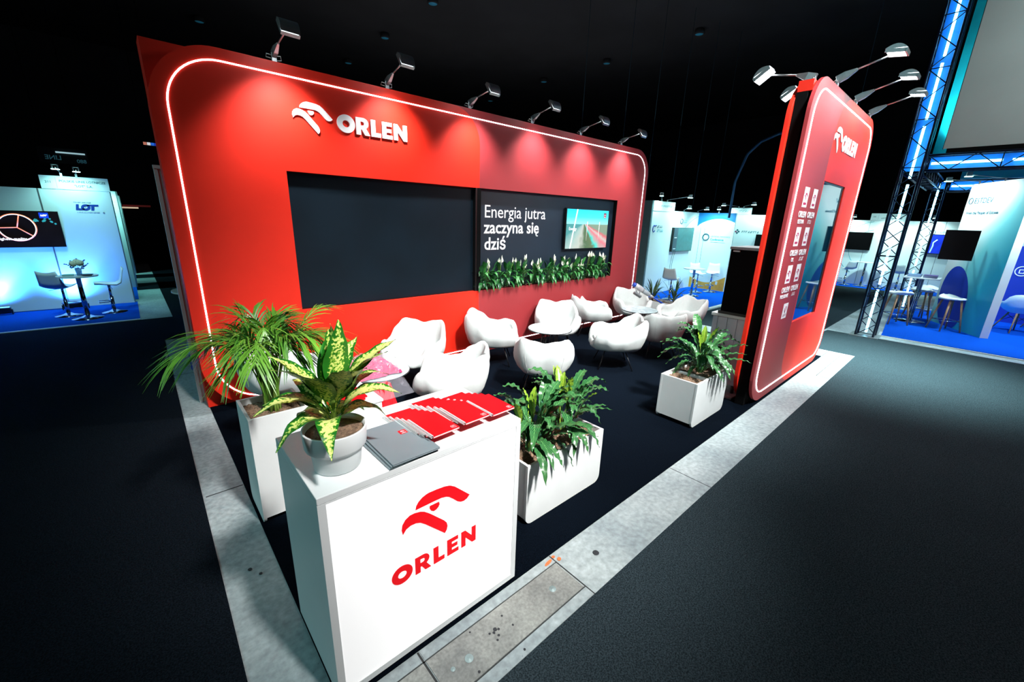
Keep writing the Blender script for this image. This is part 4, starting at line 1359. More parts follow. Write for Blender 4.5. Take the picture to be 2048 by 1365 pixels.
def folder(label, x, y, z, rz, logo):
    t = thing('grey_folder', label, 'folder', (x, y, z), rz, 'grey folders on the counter')
    w, l = 0.215, 0.335
    MB().box(0, w, 0, l, 0, 0.0012).build('back_cover', grey_cov, t)
    MB().box(0.002, w - 0.003, 0.003, l - 0.003, 0.0013, 0.006).build('sheets', grey_pg, t)
    MB().box(0, w, 0, l, 0.0061, 0.0073).build('front_cover', grey_cov, t)
    MB().box(-0.0012, 0, 0, l, 0, 0.0073).build('spine', grey_cov, t)
    if logo:
        small_logo(t, Matrix.Translation((0.135, 0.20, 0.0077)), 0.036, 0.036, nb_red, wht_logo)
    return t


for k in range(3):
    folder('large grey folder, %s of three beside the pot' % ('bottom', 'middle', 'topmost, with a red logo')[k], 0.612 + 0.006 * k, 1.350 + 0.004 * (2 - k), CZ + 0.0006 + 0.0078 * k, 0.0 - 0.012 * k + 0.02, k == 2)

# low white box with red folders behind the counter
bx = thing('storage_box', 'low white box on the carpet behind the counter, under red folders', 'box', (1.03, 3.15, 0))
MB().box(-0.26, 0.26, -0.22, 0.22, 0.007, 0.56).build('body', M['white'], bx, bevel=0.006)
MB().box(-0.268, 0.268, -0.228, 0.228, 0.561, 0.585).build('lid', M['white'], bx, bevel=0.004)
for k in range(3):
    tag(MB().box(-0.15, 0.15, -0.11, 0.11, 0, 0.012).build('red_folder', nb_red, None, (1.0 + 0.02 * k, 3.06 + 0.01 * k, 0.5856 + 0.0126 * k)), 'red folder on the white box behind the counter, ' + ('lowest', 'middle', 'topmost')[k], 'folder', 'red folders on the box')

# ------------------------------------------------------------------ vacuum cleaner on the armchair
vac_g = mat('vacuum_grey', (120, 122, 124), 0.4, 0.2)
vac_l = mat('vacuum_silver', (196, 196, 200), 0.3, 0.3)
vac_b = mat('vacuum_blue', (28, 66, 170), 0.3)
vac_c = mat('vacuum_clear_bin', (170, 180, 186), 0.1, alpha=0.75)
vac = thing('vacuum_cleaner', 'cordless grey and blue stick vacuum cleaner lying across an armchair', 'vacuum cleaner', (7.06, 4.20, 0.80))
_vx = Vector((0.70, -0.50, -0.50)).normalized()
_vy = Vector((0.75, 0.25, 0.42)); _vy = (_vy - _vx * _vy.dot(_vx)).normalized()
vac.matrix_world = frame((7.06, 4.20, 0.80), _vx, _vy)
MB().tube([(-0.14, 0, 0), (-0.10, 0, 0), (-0.09, 0, 0)], [0.04, 0.045, 0.04], 14).build('filter_cap', vac_b, vac)
MB().tube([(-0.09, 0, 0), (-0.02, 0, 0), (0.06, 0, 0), (0.10, 0, 0)], [0.052, 0.055, 0.055, 0.045], 16).build('motor_housing', vac_l, vac)
MB().tube([(0.10, 0, 0), (0.24, 0, 0), (0.27, 0, 0)], [0.045, 0.045, 0.03], 16).build('dust_bin', vac_c, vac)
MB().tube([(0.11, 0, 0), (0.23, 0, 0)], 0.025, 12).build('cyclone', vac_g, vac)
MB().tube(bez([(-0.05, -0.05, 0.0), (-0.07, -0.12, 0.01), (-0.05, -0.17, 0.01), (0.02, -0.17, 0.01)], 8), 0.013, 8).build('handle', vac_g, vac)
MB().tube(bez([(0.03, -0.05, 0.0), (0.03, -0.1, 0.0), (0.02, -0.17, 0.01)], 6), 0.012, 8).build('trigger_grip', vac_g, vac)
MB().box(-0.10, 0.07, -0.215, -0.175, -0.025, 0.03).build('battery', vac_g, vac, bevel=0.008)
MB().tube([(0.27, 0, 0), (0.36, 0, 0)], 0.02, 10).build('neck', vac_l, vac)
MB().tube([(0.36, 0, 0), (0.74, 0, 0)], 0.0175, 10).build('wand', vac_b, vac)

# ------------------------------------------------------------------ cabinet behind the tower
cab = thing('white_cabinet', 'white fluted cabinet standing behind the red tower', 'cabinet', (5.12, 1.80, 0))
cb = MB()
for k in range(7):
    y0 = -0.19 + 0.056 * k
    cb.box(0.0 + (0.008 if k % 2 else 0), 0.02, y0, y0 + 0.055, 0.14, 0.955)
cb.build('fluted_front', mat('pale_lilac_front', (206, 206, 218), 0.5), cab)
MB().box(0.02, 0.6, -0.19, 0.20, 0.14, 0.955).build('body', M['white'], cab)
MB().box(-0.03, 0.62, -0.21, 0.215, 0.957, 0.99).build('top', M['white'], cab, bevel=0.003)
for dx in (0.05, 0.55):
    for dy in (-0.15, 0.15):
        MB().tube([(dx, dy, 0.03), (dx, dy, 0.14)], 0.02, 10).build('foot', M['black'], cab)
MB().box(-0.12, 0.66, -0.21, 0.22, 0.007, 0.03).build('base_plate', MARB, cab, bevel=0.003)
bbx = thing('black_fridge', 'black boxy fridge with a silver top edge on the white cabinet', 'fridge', (5.12, 1.80, 0.991))
MB().box(0.0, 0.55, -0.20, 0.13, 0.03, 0.745).build('body', M['matt_black'], bbx)
MB().box(-0.012, 0.55, -0.20, 0.14, 0.746, 0.775).build('top_edge', M['alu'], bbx)
MB().box(-0.02, 0.5, -0.2, 0.15, 0.0, 0.03).build('base', M['black'], bbx)
MB().box(-0.013, 0.0, 0.03, 0.10, 0.72, 0.735).build('badge', M['white_print'], bbx)

# ------------------------------------------------------------------ neighbouring booths: shared pieces
M['panel'] = mat('white_booth_panel', (226, 234, 234), 0.55, var=0.02, scale=2)
M['panel_teal'] = mat('teal_print', (40, 170, 186), 0.5, var=0.05, scale=1.5)
M['blue_print'] = mat('royal_blue_print', (14, 50, 168), 0.5, var=0.06, scale=2)
M['ink'] = mat('dark_teal_ink', (16, 78, 96), 0.6)
M['ink_blue'] = mat('airline_blue_ink', (16, 60, 150), 0.5)
M['seat'] = mat('white_moulded_seat', (236, 240, 242), 0.3, var=0.01)
M['wood'] = mat('beech_leg', (176, 132, 96), 0.55, var=0.18, scale=30)
M['tube'] = mat('blue_white_tube_lit', (206, 240, 255), 0.4, emit=12.0, var=0.0, ergb=(130, 215, 255))
M['liner'] = mat('blue_liner_cloth', (20, 130, 225), 0.6, var=0.15, scale=3)
M['truss'] = mat('black_truss', (12, 22, 48), 0.3, 0.6, var=0.1)
M['screen_off'] = mat('switched_off_screen', (5, 5, 6), 0.3, var=0.1, spec=0.2)


def spot_light(loc, target, power, color, angle=100, blend=0.9, soft=0.05, parent=None):
    ld = bpy.data.lights.new('spot', 'SPOT')
    ld.energy, ld.color, ld.spot_size, ld.spot_blend, ld.shadow_soft_size = power, color, math.radians(angle), blend, soft
    o = bpy.data.objects.new('spot', ld)
    COL.objects.link(o)
    o.location = loc
    aim(o, target)
    if parent:
        o.parent = parent
        o.matrix_parent_inverse = parent.matrix_world.inverted() if False else Matrix.Translation(-Vector(parent.location))
    return o


def booth_lamp(label, base, head, target, power, color, group, s=0.55):
    """small clamp lamp: post, arm, square head with its lit glass; gives the booth its light"""
    base, head = Vector(base), Vector(head)
    t = thing('booth_lamp', label, 'spotlight', base, 0, group)
    h = head - base
    MB().box(-0.015, 0.015, -0.015, 0.015, -0.012, 0.05).build('clamp', M['alu'], t)
    MB().tube([(0, 0, 0.045), tuple(h)], 0.011 * s, 6).build('arm', M['alu'], t)
    d = Vector((h.x, h.y, 0)).normalized()
    fr_ = frame(h, (-d.y, d.x, 0), (0, 0, 1))
    hd = MB()
    w = 0.075 * s
    for a, b, c, e in ((-w, -w + 0.012, -0.03, 0.045), (w - 0.012, w, -0.03, 0.045), (-w, w, 0.038, 0.05)):
        hd.box(a, b, c, e, -0.035, 0.045)
    o = hd.build('head', M['alu'], t); o.matrix_basis = fr_
    g = MB().box(-w * 1.2, w * 1.2, -0.04, -0.028, -0.05, 0.06).build('lamp_glass', M['tealglow'], o)
    if power:
        sp = spot_light(head + Vector((0, 0, -0.06)), target, power * 2.3, color, 150)
        sp.parent = t
        sp.location = sp.location - base
    return t


def bar_stool(label, x, y, rz, H=0.62, group='white bar stools'):
    t = thing('bar_stool', label, 'bar stool', (x, y, 0.006), rz, group)
    n = 10
    mb = MB()
    for j in range(n + 1):
        for i in range(9):
            u = i / 8 * 2 - 1
            v = j / n
            if v < 0.6:
                yy, zz = -0.19 + 0.36 * v / 0.6, H + 0.018 * math.cos(v / 0.6 * PI) - 0.02
            else:
                q = (v - 0.6) / 0.4
                yy, zz = 0.17 + 0.07 * q, H + 0.0 + 0.26 * q
            w = 0.19 * (1 - 0.22 * (1 if v > 0.6 else 0) * (v - 0.6) / 0.4) * (0.72 + 0.28 * min(1, v * 4))
            mb.v.append((u * w, yy, zz + 0.03 * u * u))
    for j in range(n):
        for i in range(8):
            a = j * 9 + i
            mb.f.append((a, a + 1, a + 10, a + 9)); mb.sm.append(True)
    me = mb.mesh('seat', M['seat'])
    bm = bmesh.new(); bm.from_mesh(me)
    bmesh.ops.solidify(bm, geom=bm.faces, thickness=0.014)
    bm.to_mesh(me); bm.free()
    put('seat', me, t)
    MB().tube([(0, 0, 0.03), (0, 0, H * 0.55)], 0.03, 10).build('column', M['chrome'], t)
    MB().tube([(0, 0, H * 0.55), (0, 0, H - 0.02)], 0.02, 10).build('gas_lift', M['chrome'], t)
    MB().lathe([(0.0001, 0.0), (0.19, 0.0), (0.19, 0.008), (0.08, 0.03), (0.035, 0.055), (0.0001, 0.055)], 28).build('base', M['chrome'], t)
    MB().tube([(0.0, 0.0, 0.22), (-0.11, -0.06, 0.22), (-0.12, -0.18, 0.22), (0.12, -0.18, 0.22), (0.11, -0.06, 0.22), (0, 0, 0.22)], 0.009, 6).build('footrest', M['chrome'], t)
    MB().tube([(0.0, 0.02, H - 0.05), (0.14, 0.03, H - 0.08), (0.19, 0.03, H - 0.09)], 0.005, 5).build('lever', M['chrome'], t)
    return t


def bar_table(label, x, y, H=0.78, r=0.28, group='round bar tables'):
    t = thing('bar_table', label, 'table', (x, y, 0.006), 0, group)
    MB().lathe([(0.0001, H), (r, H), (r, H - 0.02), (0.0001, H - 0.02)], 36, smooth=False).build('table_top', M['white'], t)
    MB().tube([(0, 0, 0.04), (0, 0, H - 0.021)], 0.035, 12).build('column', M['chrome'], t)
    MB().lathe([(0.0001, 0.0), (0.22, 0.0), (0.22, 0.008), (0.09, 0.03), (0.04, 0.06), (0.0001, 0.06)], 32).build('base', M['chrome'], t)
    return t


def header(parent, Mx, w, h, num, lines, m=None):
    """name board: Mx places its lower left corner, x to the right, y up"""
    b = MB().box(0, w, 0, h, -0.03, 0.0)
    o = put('name_board', b.mesh('name_board', M['panel']), parent, None, Mx)
    if num:
        text('board_number', num, h * 0.24, Matrix.Translation((w * 0.11, h * 0.45, 0.001)), M['ink'], o, 0.02, 'CENTER')
    else:
        tiny_print('board_number', w * 0.08, h * 0.15, Matrix.Translation((w * 0.07, h * 0.45, 0.0)), M['ink'], o, 5)
    l = MB().box(w * 0.22, w * 0.223, h * 0.1, h * 0.9, 0.0, 0.001)
    put('divider_line', l.mesh('divider_line', M['ink']), o)
    for i, s in enumerate(lines):
        if not isinstance(s, str):
            tiny_print('board_text', w * s, h * 0.19, Matrix.Translation((w * (0.61 - s / 2), h * (0.55 if len(lines) > 1 else 0.42) - i * h * 0.34, 0.0)), M['ink'], o, 7 + i)
            continue
        text('board_text', s, h * 0.24, Matrix.Translation((w * 0.61, h * (0.55 if len(lines) > 1 else 0.42) - i * h * 0.34, 0.001)), M['ink'], o, 0.02, 'CENTER')
    return o


# ------------------------------------------------------------------ airline booth on the left
lot_y = 11.9
lw = thing('booth_wall', 'white airline booth wall lit blue, with name board and logo', 'booth wall')
for k in range(4):
    x1 = -0.135 - 0.98 * k
    MB().box(x1 - 0.96, x1, lot_y, lot_y + 0.04, 0.0, 2.25).build('panel', M['panel'], lw)
    MB().box(x1, x1 + 0.018, lot_y - 0.004, lot_y + 0.045, 0.0, 2.25).build('profile', M['alu'], lw)
header(lw, frame((-1.045, lot_y - 0.01, 2.252), (1, 0, 0), (0, 0, 1)), 0.925, 0.235, '211', ['POLSKIE LINIE LOTNICZE', '"LOT" S.A.'])
lt = 0.001
def lot_logo(parent, Mx, s, m):
    mb = MB()
    sk = lambda P: [((p[0] + 0.18 * p[1]) * s, p[1] * s) for p in P]
    for P, holes in (([(0, 0), (1.15, 0), (1.15, 0.28), (0.36, 0.28), (0.36, 1.0), (0, 1.0)], []), (arc(1.28, 0.5, 0.62, 0, 360, 28, 0.54)[:-1], [arc(1.28, 0.5, 0.26, 0, 360, 20, 0.24)[:-1]]), ([(1.45, 0.72), (2.02, 0.72), (2.02, 0.0), (2.40, 0.0), (2.40, 0.72), (2.95, 0.72), (2.95, 1.0), (1.45, 1.0)], [])):
        mb.prism(sk(P), -0.004, 0.0, [sk(h) for h in holes])
    mb.tube([((1.34) * s, -0.003, 0.40 * s), (1.40 * s, -0.003, 0.58 * s)], 0.03 * s, 4)
    me = mb.mesh('airline_logo', m)
    me.transform(Matrix.Rotation(-PI / 2, 4, 'X'))
    return put('airline_logo', me, parent, None, Mx)
lot_logo(lw, frame((-0.67, lot_y - 0.003, 1.885), (1, 0, 0), (0, 0, 1)), 0.105, M['ink_blue'])
text('logo_caption', 'POLISH AIRLINES', 0.028, MW(-0.68, lot_y - 0.003, 2.015), M['ink_blue'], lw, 0.0, spacing=1.15)
text('logo_caption', 'A STAR ALLIANCE MEMBER', 0.024, MW(-0.66, lot_y - 0.003, 1.83), M['ink_blue'], lw, 0.0, spacing=1.1)
MB().tube([(-0.285 + 0.012 * math.cos(a), lot_y - 0.003, 1.838 + 0.012 * math.sin(a)) for a in [2 * PI * k / 12 for k in range(12)]], 0.0025, 4, closed=True).build('alliance_ring', M['ink_blue'], lw)

carpet('blue_carpet', rect(-4.2, -0.09, 10.06, lot_y + 0.1), carpet_blue, 0.008)
struct(slab('carpet_edge', rect(-4.2, -0.09, 9.99, 10.055), 0.0005, 0.012, M['white']))

ltv = thing('booth_television', 'large dark television with a glowing orange ring, on the airline booth wall', 'television', (-1.5, lot_y - 0.06, 1.52))
MB().box(-0.58, 0.58, -0.02, 0.04, -0.325, 0.325).build('casing', M['black'], ltv)
sc_ = MB(); sc_.add([(-0.565, -0.0215, -0.305), (0.565, -0.0215, -0.305), (0.565, -0.0215, 0.31), (-0.565, -0.0215, 0.31)], [(0, 1, 2, 3)])
lsc = sc_.build('screen', mat('dim_brown_screen', (24, 12, 12), 0.3, emit=0.25, var=0.4, scale=4), ltv)
glow_o = mat('orange_glow', (255, 170, 130), 0.5, emit=0.9, ergb=(255, 120, 80))
glow_w = mat('white_glow', (255, 240, 232), 0.5, emit=1.3)
ring = lambda r, q, rr: MB().tube([(0.02 + r * math.cos(a), -0.023 - (0.006 if rr < 0.008 else 0), 0.03 + r * q * math.sin(a)) for a in [2 * PI * k / 40 for k in range(40)]], rr, 5, closed=True)
ring(0.235, 1.0, 0.010).build('ring_glow', glow_o, lsc)
ring(0.228, 1.0, 0.006).build('ring_core', glow_w, lsc)
for a in (75, 182, 318):
    MB().tube([(0.02, -0.023, 0.03), (0.02 + 0.22 * math.cos(math.radians(a)), -0.023, 0.03 + 0.22 * math.sin(math.radians(a)))], 0.009, 5).build('ring_spoke', glow_o, lsc)
leaf_glow = mat('teal_leaf_glow', (60, 170, 170), 0.5, emit=0.5)
random.seed(77)
for k in range(16):
    x = random.uniform(0.24, 0.52); z = 0.17 - 0.5 * max(0, x - 0.44) * random.random() * 3 + random.uniform(-0.03, 0.03)
    a = random.uniform(0, 6)
    f = MB(); d = 0.022
    f.add([(x + d * math.cos(a + q) * (1 if i % 2 else 0.45), -0.0225, z + d * math.sin(a + q) * (1 if i % 2 else 0.45)) for i, q in enumerate([2 * PI * j / 10 for j in range(10)])], [tuple(range(10))])
    f.build('screen_leaf', leaf_glow, lsc)
bl = MB(); bl.add([(0.33, -0.0225, 0.2), (0.45, -0.0225, 0.2), (0.45, -0.0225, 0.3), (0.33, -0.0225, 0.3)], [(0, 1, 2, 3)])
bl = bl.build('logo_patch', mat('blue_patch', (16, 60, 200), 0.5, emit=0.6), lsc)
lot_logo(bl, frame((0.348, -0.0245, 0.235), (1, 0, 0), (0, 0, 1)), 0.028, glow_w)
text('subtitle', 'and the highest quality', 0.062, frame((-0.46, -0.038, -0.19), (1, 0, 0), (0, 0, 1)), glow_w, lsc, 0.01)

booth_lamp('small lamp over the airline name board, with a blue-lit head', (-0.75, lot_y, 2.49), (-0.78, lot_y - 0.35, 2.62), (-0.62, lot_y, 1.7), 12, (0.4, 1.0, 0.95), 'lamps over the airline booth')
booth_lamp('small pale lamp at the right over the airline name board', (-0.55, lot_y, 2.49), (-0.52, lot_y - 0.3, 2.60), (-0.4, lot_y, 1.3), 7, (0.4, 1.0, 0.95), 'lamps over the airline booth')
for i, x in enumerate((-1.0, -2.0)):
    t = thing('floor_uplight', 'black floor uplight washing the airline wall blue, ' + ('behind the stools' if i == 0 else 'at the left edge'), 'floor light', (x, lot_y - 0.22, 0.009), 0, 'floor uplights')
    MB().box(-0.17, 0.17, -0.05, 0.05, 0.03, 0.13).build('housing', M['black'], t, bevel=0.01)
    MB().box(-0.155, 0.155, -0.035, 0.045, 0.131, 0.135).build('lens', mat('blue_lens_lit', (120, 190, 255), 0.4, emit=5.0, ergb=(70, 150, 255)), t)
    for s in (-1, 1):
        MB().box(s * 0.18 - 0.008, s * 0.18 + 0.008, -0.03, 0.03, 0.0, 0.09).build('foot', M['black'], t)
    sp = spot_light((x, lot_y - 0.20, 0.17), (x + 0.05, lot_y, 1.0), 60, (0.25, 0.55, 1.0), 75, 0.6)
    sp.parent = t; sp.location = (0, 0.02, 0.16)
    sp2 = spot_light((x, lot_y - 0.25, 0.17), (x, lot_y + 0.3, 1.6), 190, (0.03, 0.22, 1.0), 150, 1.0)
    sp2.parent = t; sp2.location = (0, -0.04, 0.17)
tag(MB().tube([(-2.1, 11.75, 0.012), (-1.7, 11.83, 0.012), (-1.3, 11.80, 0.012), (-1.05, 11.78, 0.012)], 0.006, 5).build('power_cable', M['cable_black']), 'black power cable between the two blue floor uplights', 'cable')
bar_table('round bar table with flowers in the airline booth', -0.79, 10.6, 0.775, 0.27)
bar_stool('white bar stool turned away, left of the flower table', -1.06, 11.02, 2.6, 0.56)
bar_stool('white bar stool right of the flower table in the airline booth', -0.44, 10.98, -1.5, 0.56)
vase = thing('flower_vase', 'small glass vase of cream hydrangeas with blue sprigs', 'vase', (-0.76, 10.6, 0.782))
MB().lathe([(0.0001, 0.0), (0.035, 0.0), (0.045, 0.12), (0.042, 0.12), (0.033, 0.008), (0.0001, 0.008)], 18).build('vase_glass', mat('blue_tinted_glass', (120, 170, 220), 0.08, alpha=0.6), vase)
cream = mat('cream_blossom', (236, 226, 196), 0.8, var=0.12, scale=60, bump=0.8, bscale=90)
sprig = mat('blue_green_sprig', (40, 70, 130), 0.6, var=0.2)
for (x, y, z, r) in ((-0.045, 0, 0.205, 0.052), (0.04, -0.01, 0.215, 0.055), (0.0, 0.03, 0.235, 0.05)):
    MB().lathe([(0.0001, -r)] + [(r * math.sin(PI * k / 8), -r * math.cos(PI * k / 8)) for k in range(1, 8)] + [(0.0001, r)], 14, Matrix.Translation((x, y, z))).build('blossom', cream, vase)
random.seed(12)
for k in range(9):
    a = k * 0.75
    ex, ez = 0.15 * math.cos(a) * random.uniform(0.7, 1.15), 0.19 + 0.09 * math.sin(a)
    s_ = MB().tube([(0, 0, 0.12), (ex * 0.6, 0.01, 0.12 + (ez - 0.12) * 0.7), (ex, 0, ez)], 0.003, 4).build('sprig', sprig, vase)
    for q in range(4):
        c = Vector((ex * (0.55 + 0.15 * q), random.uniform(-.02, .02), 0.12 + (ez - 0.12) * (0.6 + 0.14 * q) + random.uniform(-.015, .015)))
        l_ = MB(); l_.add([c + Vector((-0.016, 0, 0)), c + Vector((0, -0.004, -0.011)), c + Vector((0.016, 0, 0.003)), c + Vector((0, 0.004, 0.013))], [(0, 1, 2, 3)])
        l_.build('sprig_leaf', sprig, s_)
tag(MB().box(-0.07, 0.07, -0.045, 0.045, 0, 0.03).build('leaflet_box', mat('green_white_box', (150, 196, 190), 0.5), None, (-0.90, 10.57, 0.782), bevel=0.004), 'pale leaflet box left of the flower vase', 'box')
tag(MB().lathe([(0.0001, 0), (0.06, 0), (0.085, 0.022), (0.08, 0.024), (0.055, 0.006), (0.0001, 0.006)], 20).build('dark_bowl', mat('dark_blue_bowl', (18, 24, 60), 0.3), None, (-0.66, 10.52, 0.782)), 'dark shallow bowl right of the flower vase', 'bowl')
for i, (y, x1, z) in enumerate(((14.2, -0.03, 2.31), (17.2, 0.0, 2.26))):
    t = thing('partition_panel', 'pale teal partition seen past the airline wall, ' + ('nearer one' if i == 0 else 'farther one'), 'partition', (0, 0, 0), 0, 'partitions behind the airline booth')
    MB().box(x1 - 1.0, x1 - 0.03, y, y + 0.04, 0.0, z - 0.24).build('panel', M['panel'], t)
    MB().box(x1 - 1.0, x1 - 0.03, y - 0.01, y + 0.03, z - 0.238, z).build('name_board', M['panel'], t)
    MB().box(x1 - 0.03, x1, y - 0.006, y + 0.045, 0.0, z).build('profile', M['alu'], t)
    l_ = booth_lamp('small lamp over the ' + ('nearer' if i == 0 else 'farther') + ' partition past the airline wall', (x1 - 0.5, y, z), (x1 - 0.45, y - 0.35, z + 0.12), (x1 - 0.2, y, 1.2), 55, (0.3, 1.0, 0.92), 'lamps behind the airline booth')
    carpet('blue_carpet', rect(x1 - 2.0, x1 - 0.03, y - 1.9, y), carpet_blue, 0.008)
carpet('aisle_carpet', rect(-3, 3, 13.7, 14.9), carpet_left)
carpet('aisle_carpet', rect(-3, 3, 16.0, 16.8), carpet_left)
carpet('aisle_carpet', rect(0.37, 8, 9.97, 24), carpet_left)

# dim shapes deep in the hall
hs = thing('hanging_sign', 'dim hanging sign with reversed letters above the airline booth', 'sign', (-1.1, 20.0, 3.3))
MB().box(-0.55, 0.55, 0, 0.05, -0.1, 0.35).build('board', mat('dim_sign_board', (10, 14, 20), 0.5), hs)
sgl = mat('dim_teal_letters', (90, 170, 190), 0.5, emit=0.10)
text('reversed_letters', 'LINE', 0.18, frame((-0.05, -0.003, 0.0), (-1, 0, 0), (0, 0, 1)), sgl, hs, 0.01)
text('reversed_letters', '880', 0.15, frame((0.50, -0.003, -0.05), (-1, 0, 0), (0, 0, 1)), sgl, hs, 0.01)
MB().box(-0.15, 0.5, -0.06, 0.0, 0.2, 0.24).build('light_bar', mat('cool_bar_lit', (170, 210, 220), 0.5, emit=0.7), hs)
for s in (-0.4, 0.4):
    MB().tube([(s, 0.02, 0.35), (s, 0.02, 5.9)], 0.008, 5).build('hanger', M['matt_black'], hs)
fs_ = thing('far_dark_stand', 'dark unlit stand far off beside the red wall, with a red canopy edge', 'stand', (0, 20.0, 0))
MB().box(0.02, 1.6, 0.0, 0.06, 0, 1.95).build('wall', M['matt_black'], fs_)
MB().box(0.02, 0.75, -0.3, 0.0, 1.96, 2.02).build('canopy_edge', mat('dim_red_strip', (110, 16, 14), 0.5, emit=0.2), fs_)
MB().box(-0.05, 0.42, -0.34, -0.3, 1.9, 1.95).build('light_strip', mat('cream_strip_lit', (230, 200, 170), 0.5, emit=0.6), fs_)
MB().prism(rrect(1.1, 1.55, 1.0, 1.35, 0.02), -0.02, 0.0, [rrect(1.14, 1.51, 1.04, 1.31, 0.01)]).build('picture_frame', mat('dim_blue_frame', (26, 60, 74), 0.5), fs_)
tk = thing('ticker_display', 'small colourful ticker display high up beside the red wall edge', 'display', (1.15, 20.0, 4.05))
MB().box(-0.25, 0.3, 0, 0.05, -0.06, 0.06).build('casing', M['black'], tk)
for k, c in enumerate(((200, 120, 100), (230, 230, 235), (40, 110, 230), (30, 60, 200), (120, 40, 160))):
    MB().box(-0.24 + 0.1 * k, -0.15 + 0.1 * k, -0.004, 0.0, -0.045, 0.045).build('lit_segment', mat('ticker_segment', c, 0.5, emit=0.7), tk)
for s in (-0.2, 0.25):
    MB().tube([(s, 0.02, 0.06), (s, 0.02, 5.1)], 0.008, 5).build('hanger', M['matt_black'], tk)
ped = thing('pedestal_table', 'white pedestal table half hidden behind the red wall end', 'table', (0.60, 6.45, 0))
MB().lathe([(0.0001, 1.0), (0.33, 1.0), (0.33, 1.02), (0.0001, 1.02)], 32, smooth=False).build('table_top', M['white'], ped)
MB().lathe([(0.28, 0.0), (0.27, 0.3), (0.26, 0.999)], 32).build('pedestal', M['panel'], ped)
MB().lathe([(0.285, 0.005), (0.282, 0.34), (0.276, 0.34)], 32).build('blue_band', M['blue_print'], ped)


# ------------------------------------------------------------------ corner booth beyond the seating
TEAL = (0.5, 1.0, 0.96)
mw = thing('corner_booth', 'white corner booth with name boards and a curved blue print', 'booth wall')
Y6 = 6.2
MB().box(10.57, 11.78, Y6 - 0.02, Y6 + 0.04, 0.0, 2.31).build('panel', M['panel'], mw)
MB().box(10.55, 10.62, Y6 - 0.025, Y6 + 0.5, 0.0, 2.57).build('end_panel', mat('grey_end_panel', (96, 118, 122), 0.5), mw)
header(mw, frame((10.62, Y6 - 0.03, 2.312), (1, 0, 0), (0, 0, 1)), 1.16, 0.255, None, [0.55])
MB().box(11.78, 13.43, Y6, Y6 + 0.04, 0.0, 2.34).build('panel', M['panel'], mw)
X6 = 13.43
FXM = lambda x, y, z: frame((x, y, z), (0, -1, 0), (0, 0, 1))      # faces -x
MB().box(X6, X6 + 0.04, 5.08, Y6 + 0.04, 0.0, 2.34).build('panel', M['panel'], mw)
def curve_print(parent, m, x, y0, y1, zt, zfun, zb=None, name='curved_print'):
    mb = MB(); n = 20
    for k in range(n + 1):
        y = y0 + (y1 - y0) * k / n
        mb.v += [(x, y, zfun(k / n)), (x, y, zt if zb is None else zb)]
    for k in range(n):
        mb.f.append((2 * k, 2 * k + 1, 2 * k + 3, 2 * k + 2)); mb.sm.append(False)
    return mb.build(name, m, parent)
curve_print(mw, mat('sea_blue_print', (16, 120, 190), 0.5, var=0.2, scale=1.2), X6 - 0.003, Y6, 5.09, 2.34, lambda t: 1.93 + 0.24 * math.sin(PI * min(1, t * 0.85)) ** 0.7)
curve_print(mw, mat('ochre_print', (226, 160, 60), 0.5, var=0.1), X6 - 0.003, Y6, 5.09, 0.0, lambda t: 0.36 - 0.18 * math.sin(PI * t) + 0.1 * t, 0.02)
def ring_logo(parent, Mx, r, m, rr=0.012):
    mb = MB().tube([(r * math.cos(a), r * math.sin(a), 0.002) for a in [2 * PI * k / 28 for k in range(28)]], rr, 5, closed=True)
    return put('ring_logo', mb.mesh('ring_logo', m), parent, None, Mx)
ring_logo(mw, FXM(X6 - 0.006, 5.88, 1.62), 0.095, M['ink'], 0.014)
grey_ink = mat('pale_grey_ink', (150, 176, 178), 0.6)
text('logo_text', 'ukraine recovery', 0.085, FXM(X6 - 0.004, 5.74, 1.63), grey_ink, mw)
text('logo_text', 'Conference', 0.085, FXM(X6 - 0.004, 5.74, 1.53), M['panel_teal'], mw, 0.015)
MB().box(X6 - 0.006, X6 - 0.002, 5.28, 5.72, 1.475, 1.482).build('logo_rule', grey_ink, mw)
tiny_print('logo_text', 0.26, 0.065, MW(10.95, Y6 - 0.024, 1.86), M['ink'], mw, 11)
tiny_print('logo_text', 0.32, 0.07, MW(10.95, Y6 - 0.024, 1.75), M['panel_teal'], mw, 12)
for dx in (0, 0.09):
    MB().tube([(10.78 + dx + 0.06 * math.cos(a), Y6 - 0.025, 1.84 + 0.09 * math.sin(a)) for a in ([0.6, 1.2, 1.9, 2.6, 3.2, 3.8, 4.5, 5.2, 5.7] if dx == 0 else [2.5, 2.0, 1.5, 1.0])], 0.014, 5).build('logo_mark', M['ink_blue'], mw)
ring_logo(mw, frame((12.35, Y6 - 0.006, 2.06), (1, 0, 0), (0, 0, 1)), 0.07, M['ink'], 0.009)
tiny_print('logo_text', 0.24, 0.03, MW(12.47, Y6 - 0.003, 2.07), grey_ink, mw, 13)
tiny_print('logo_text', 0.22, 0.03, MW(12.47, Y6 - 0.003, 2.02), M['panel_teal'], mw, 14)
arc_m = mat('thin_green_line', (90, 130, 134), 0.6)
for r, cx in ((1.9, 13.9), (1.5, 13.6)):
    MB().tube([(cx + r * math.cos(math.radians(a)), Y6 - 0.004, 0.72 + r * 0.82 * math.sin(math.radians(a))) for a in range(105, 236, 6) if cx + r * math.cos(math.radians(a)) < 13.42 and 0.05 < 0.72 + r * 0.82 * math.sin(math.radians(a)) < 2.3], 0.006, 4).build('arc_line', arc_m, mw)
for y, z in ((5.95, 0.0), (6.08, 0.0)):
    MB().box(X6 - 0.004, X6 - 0.001, y - 0.004, y + 0.004, 0.3, 1.9).build('panel_joint', arc_m, mw)
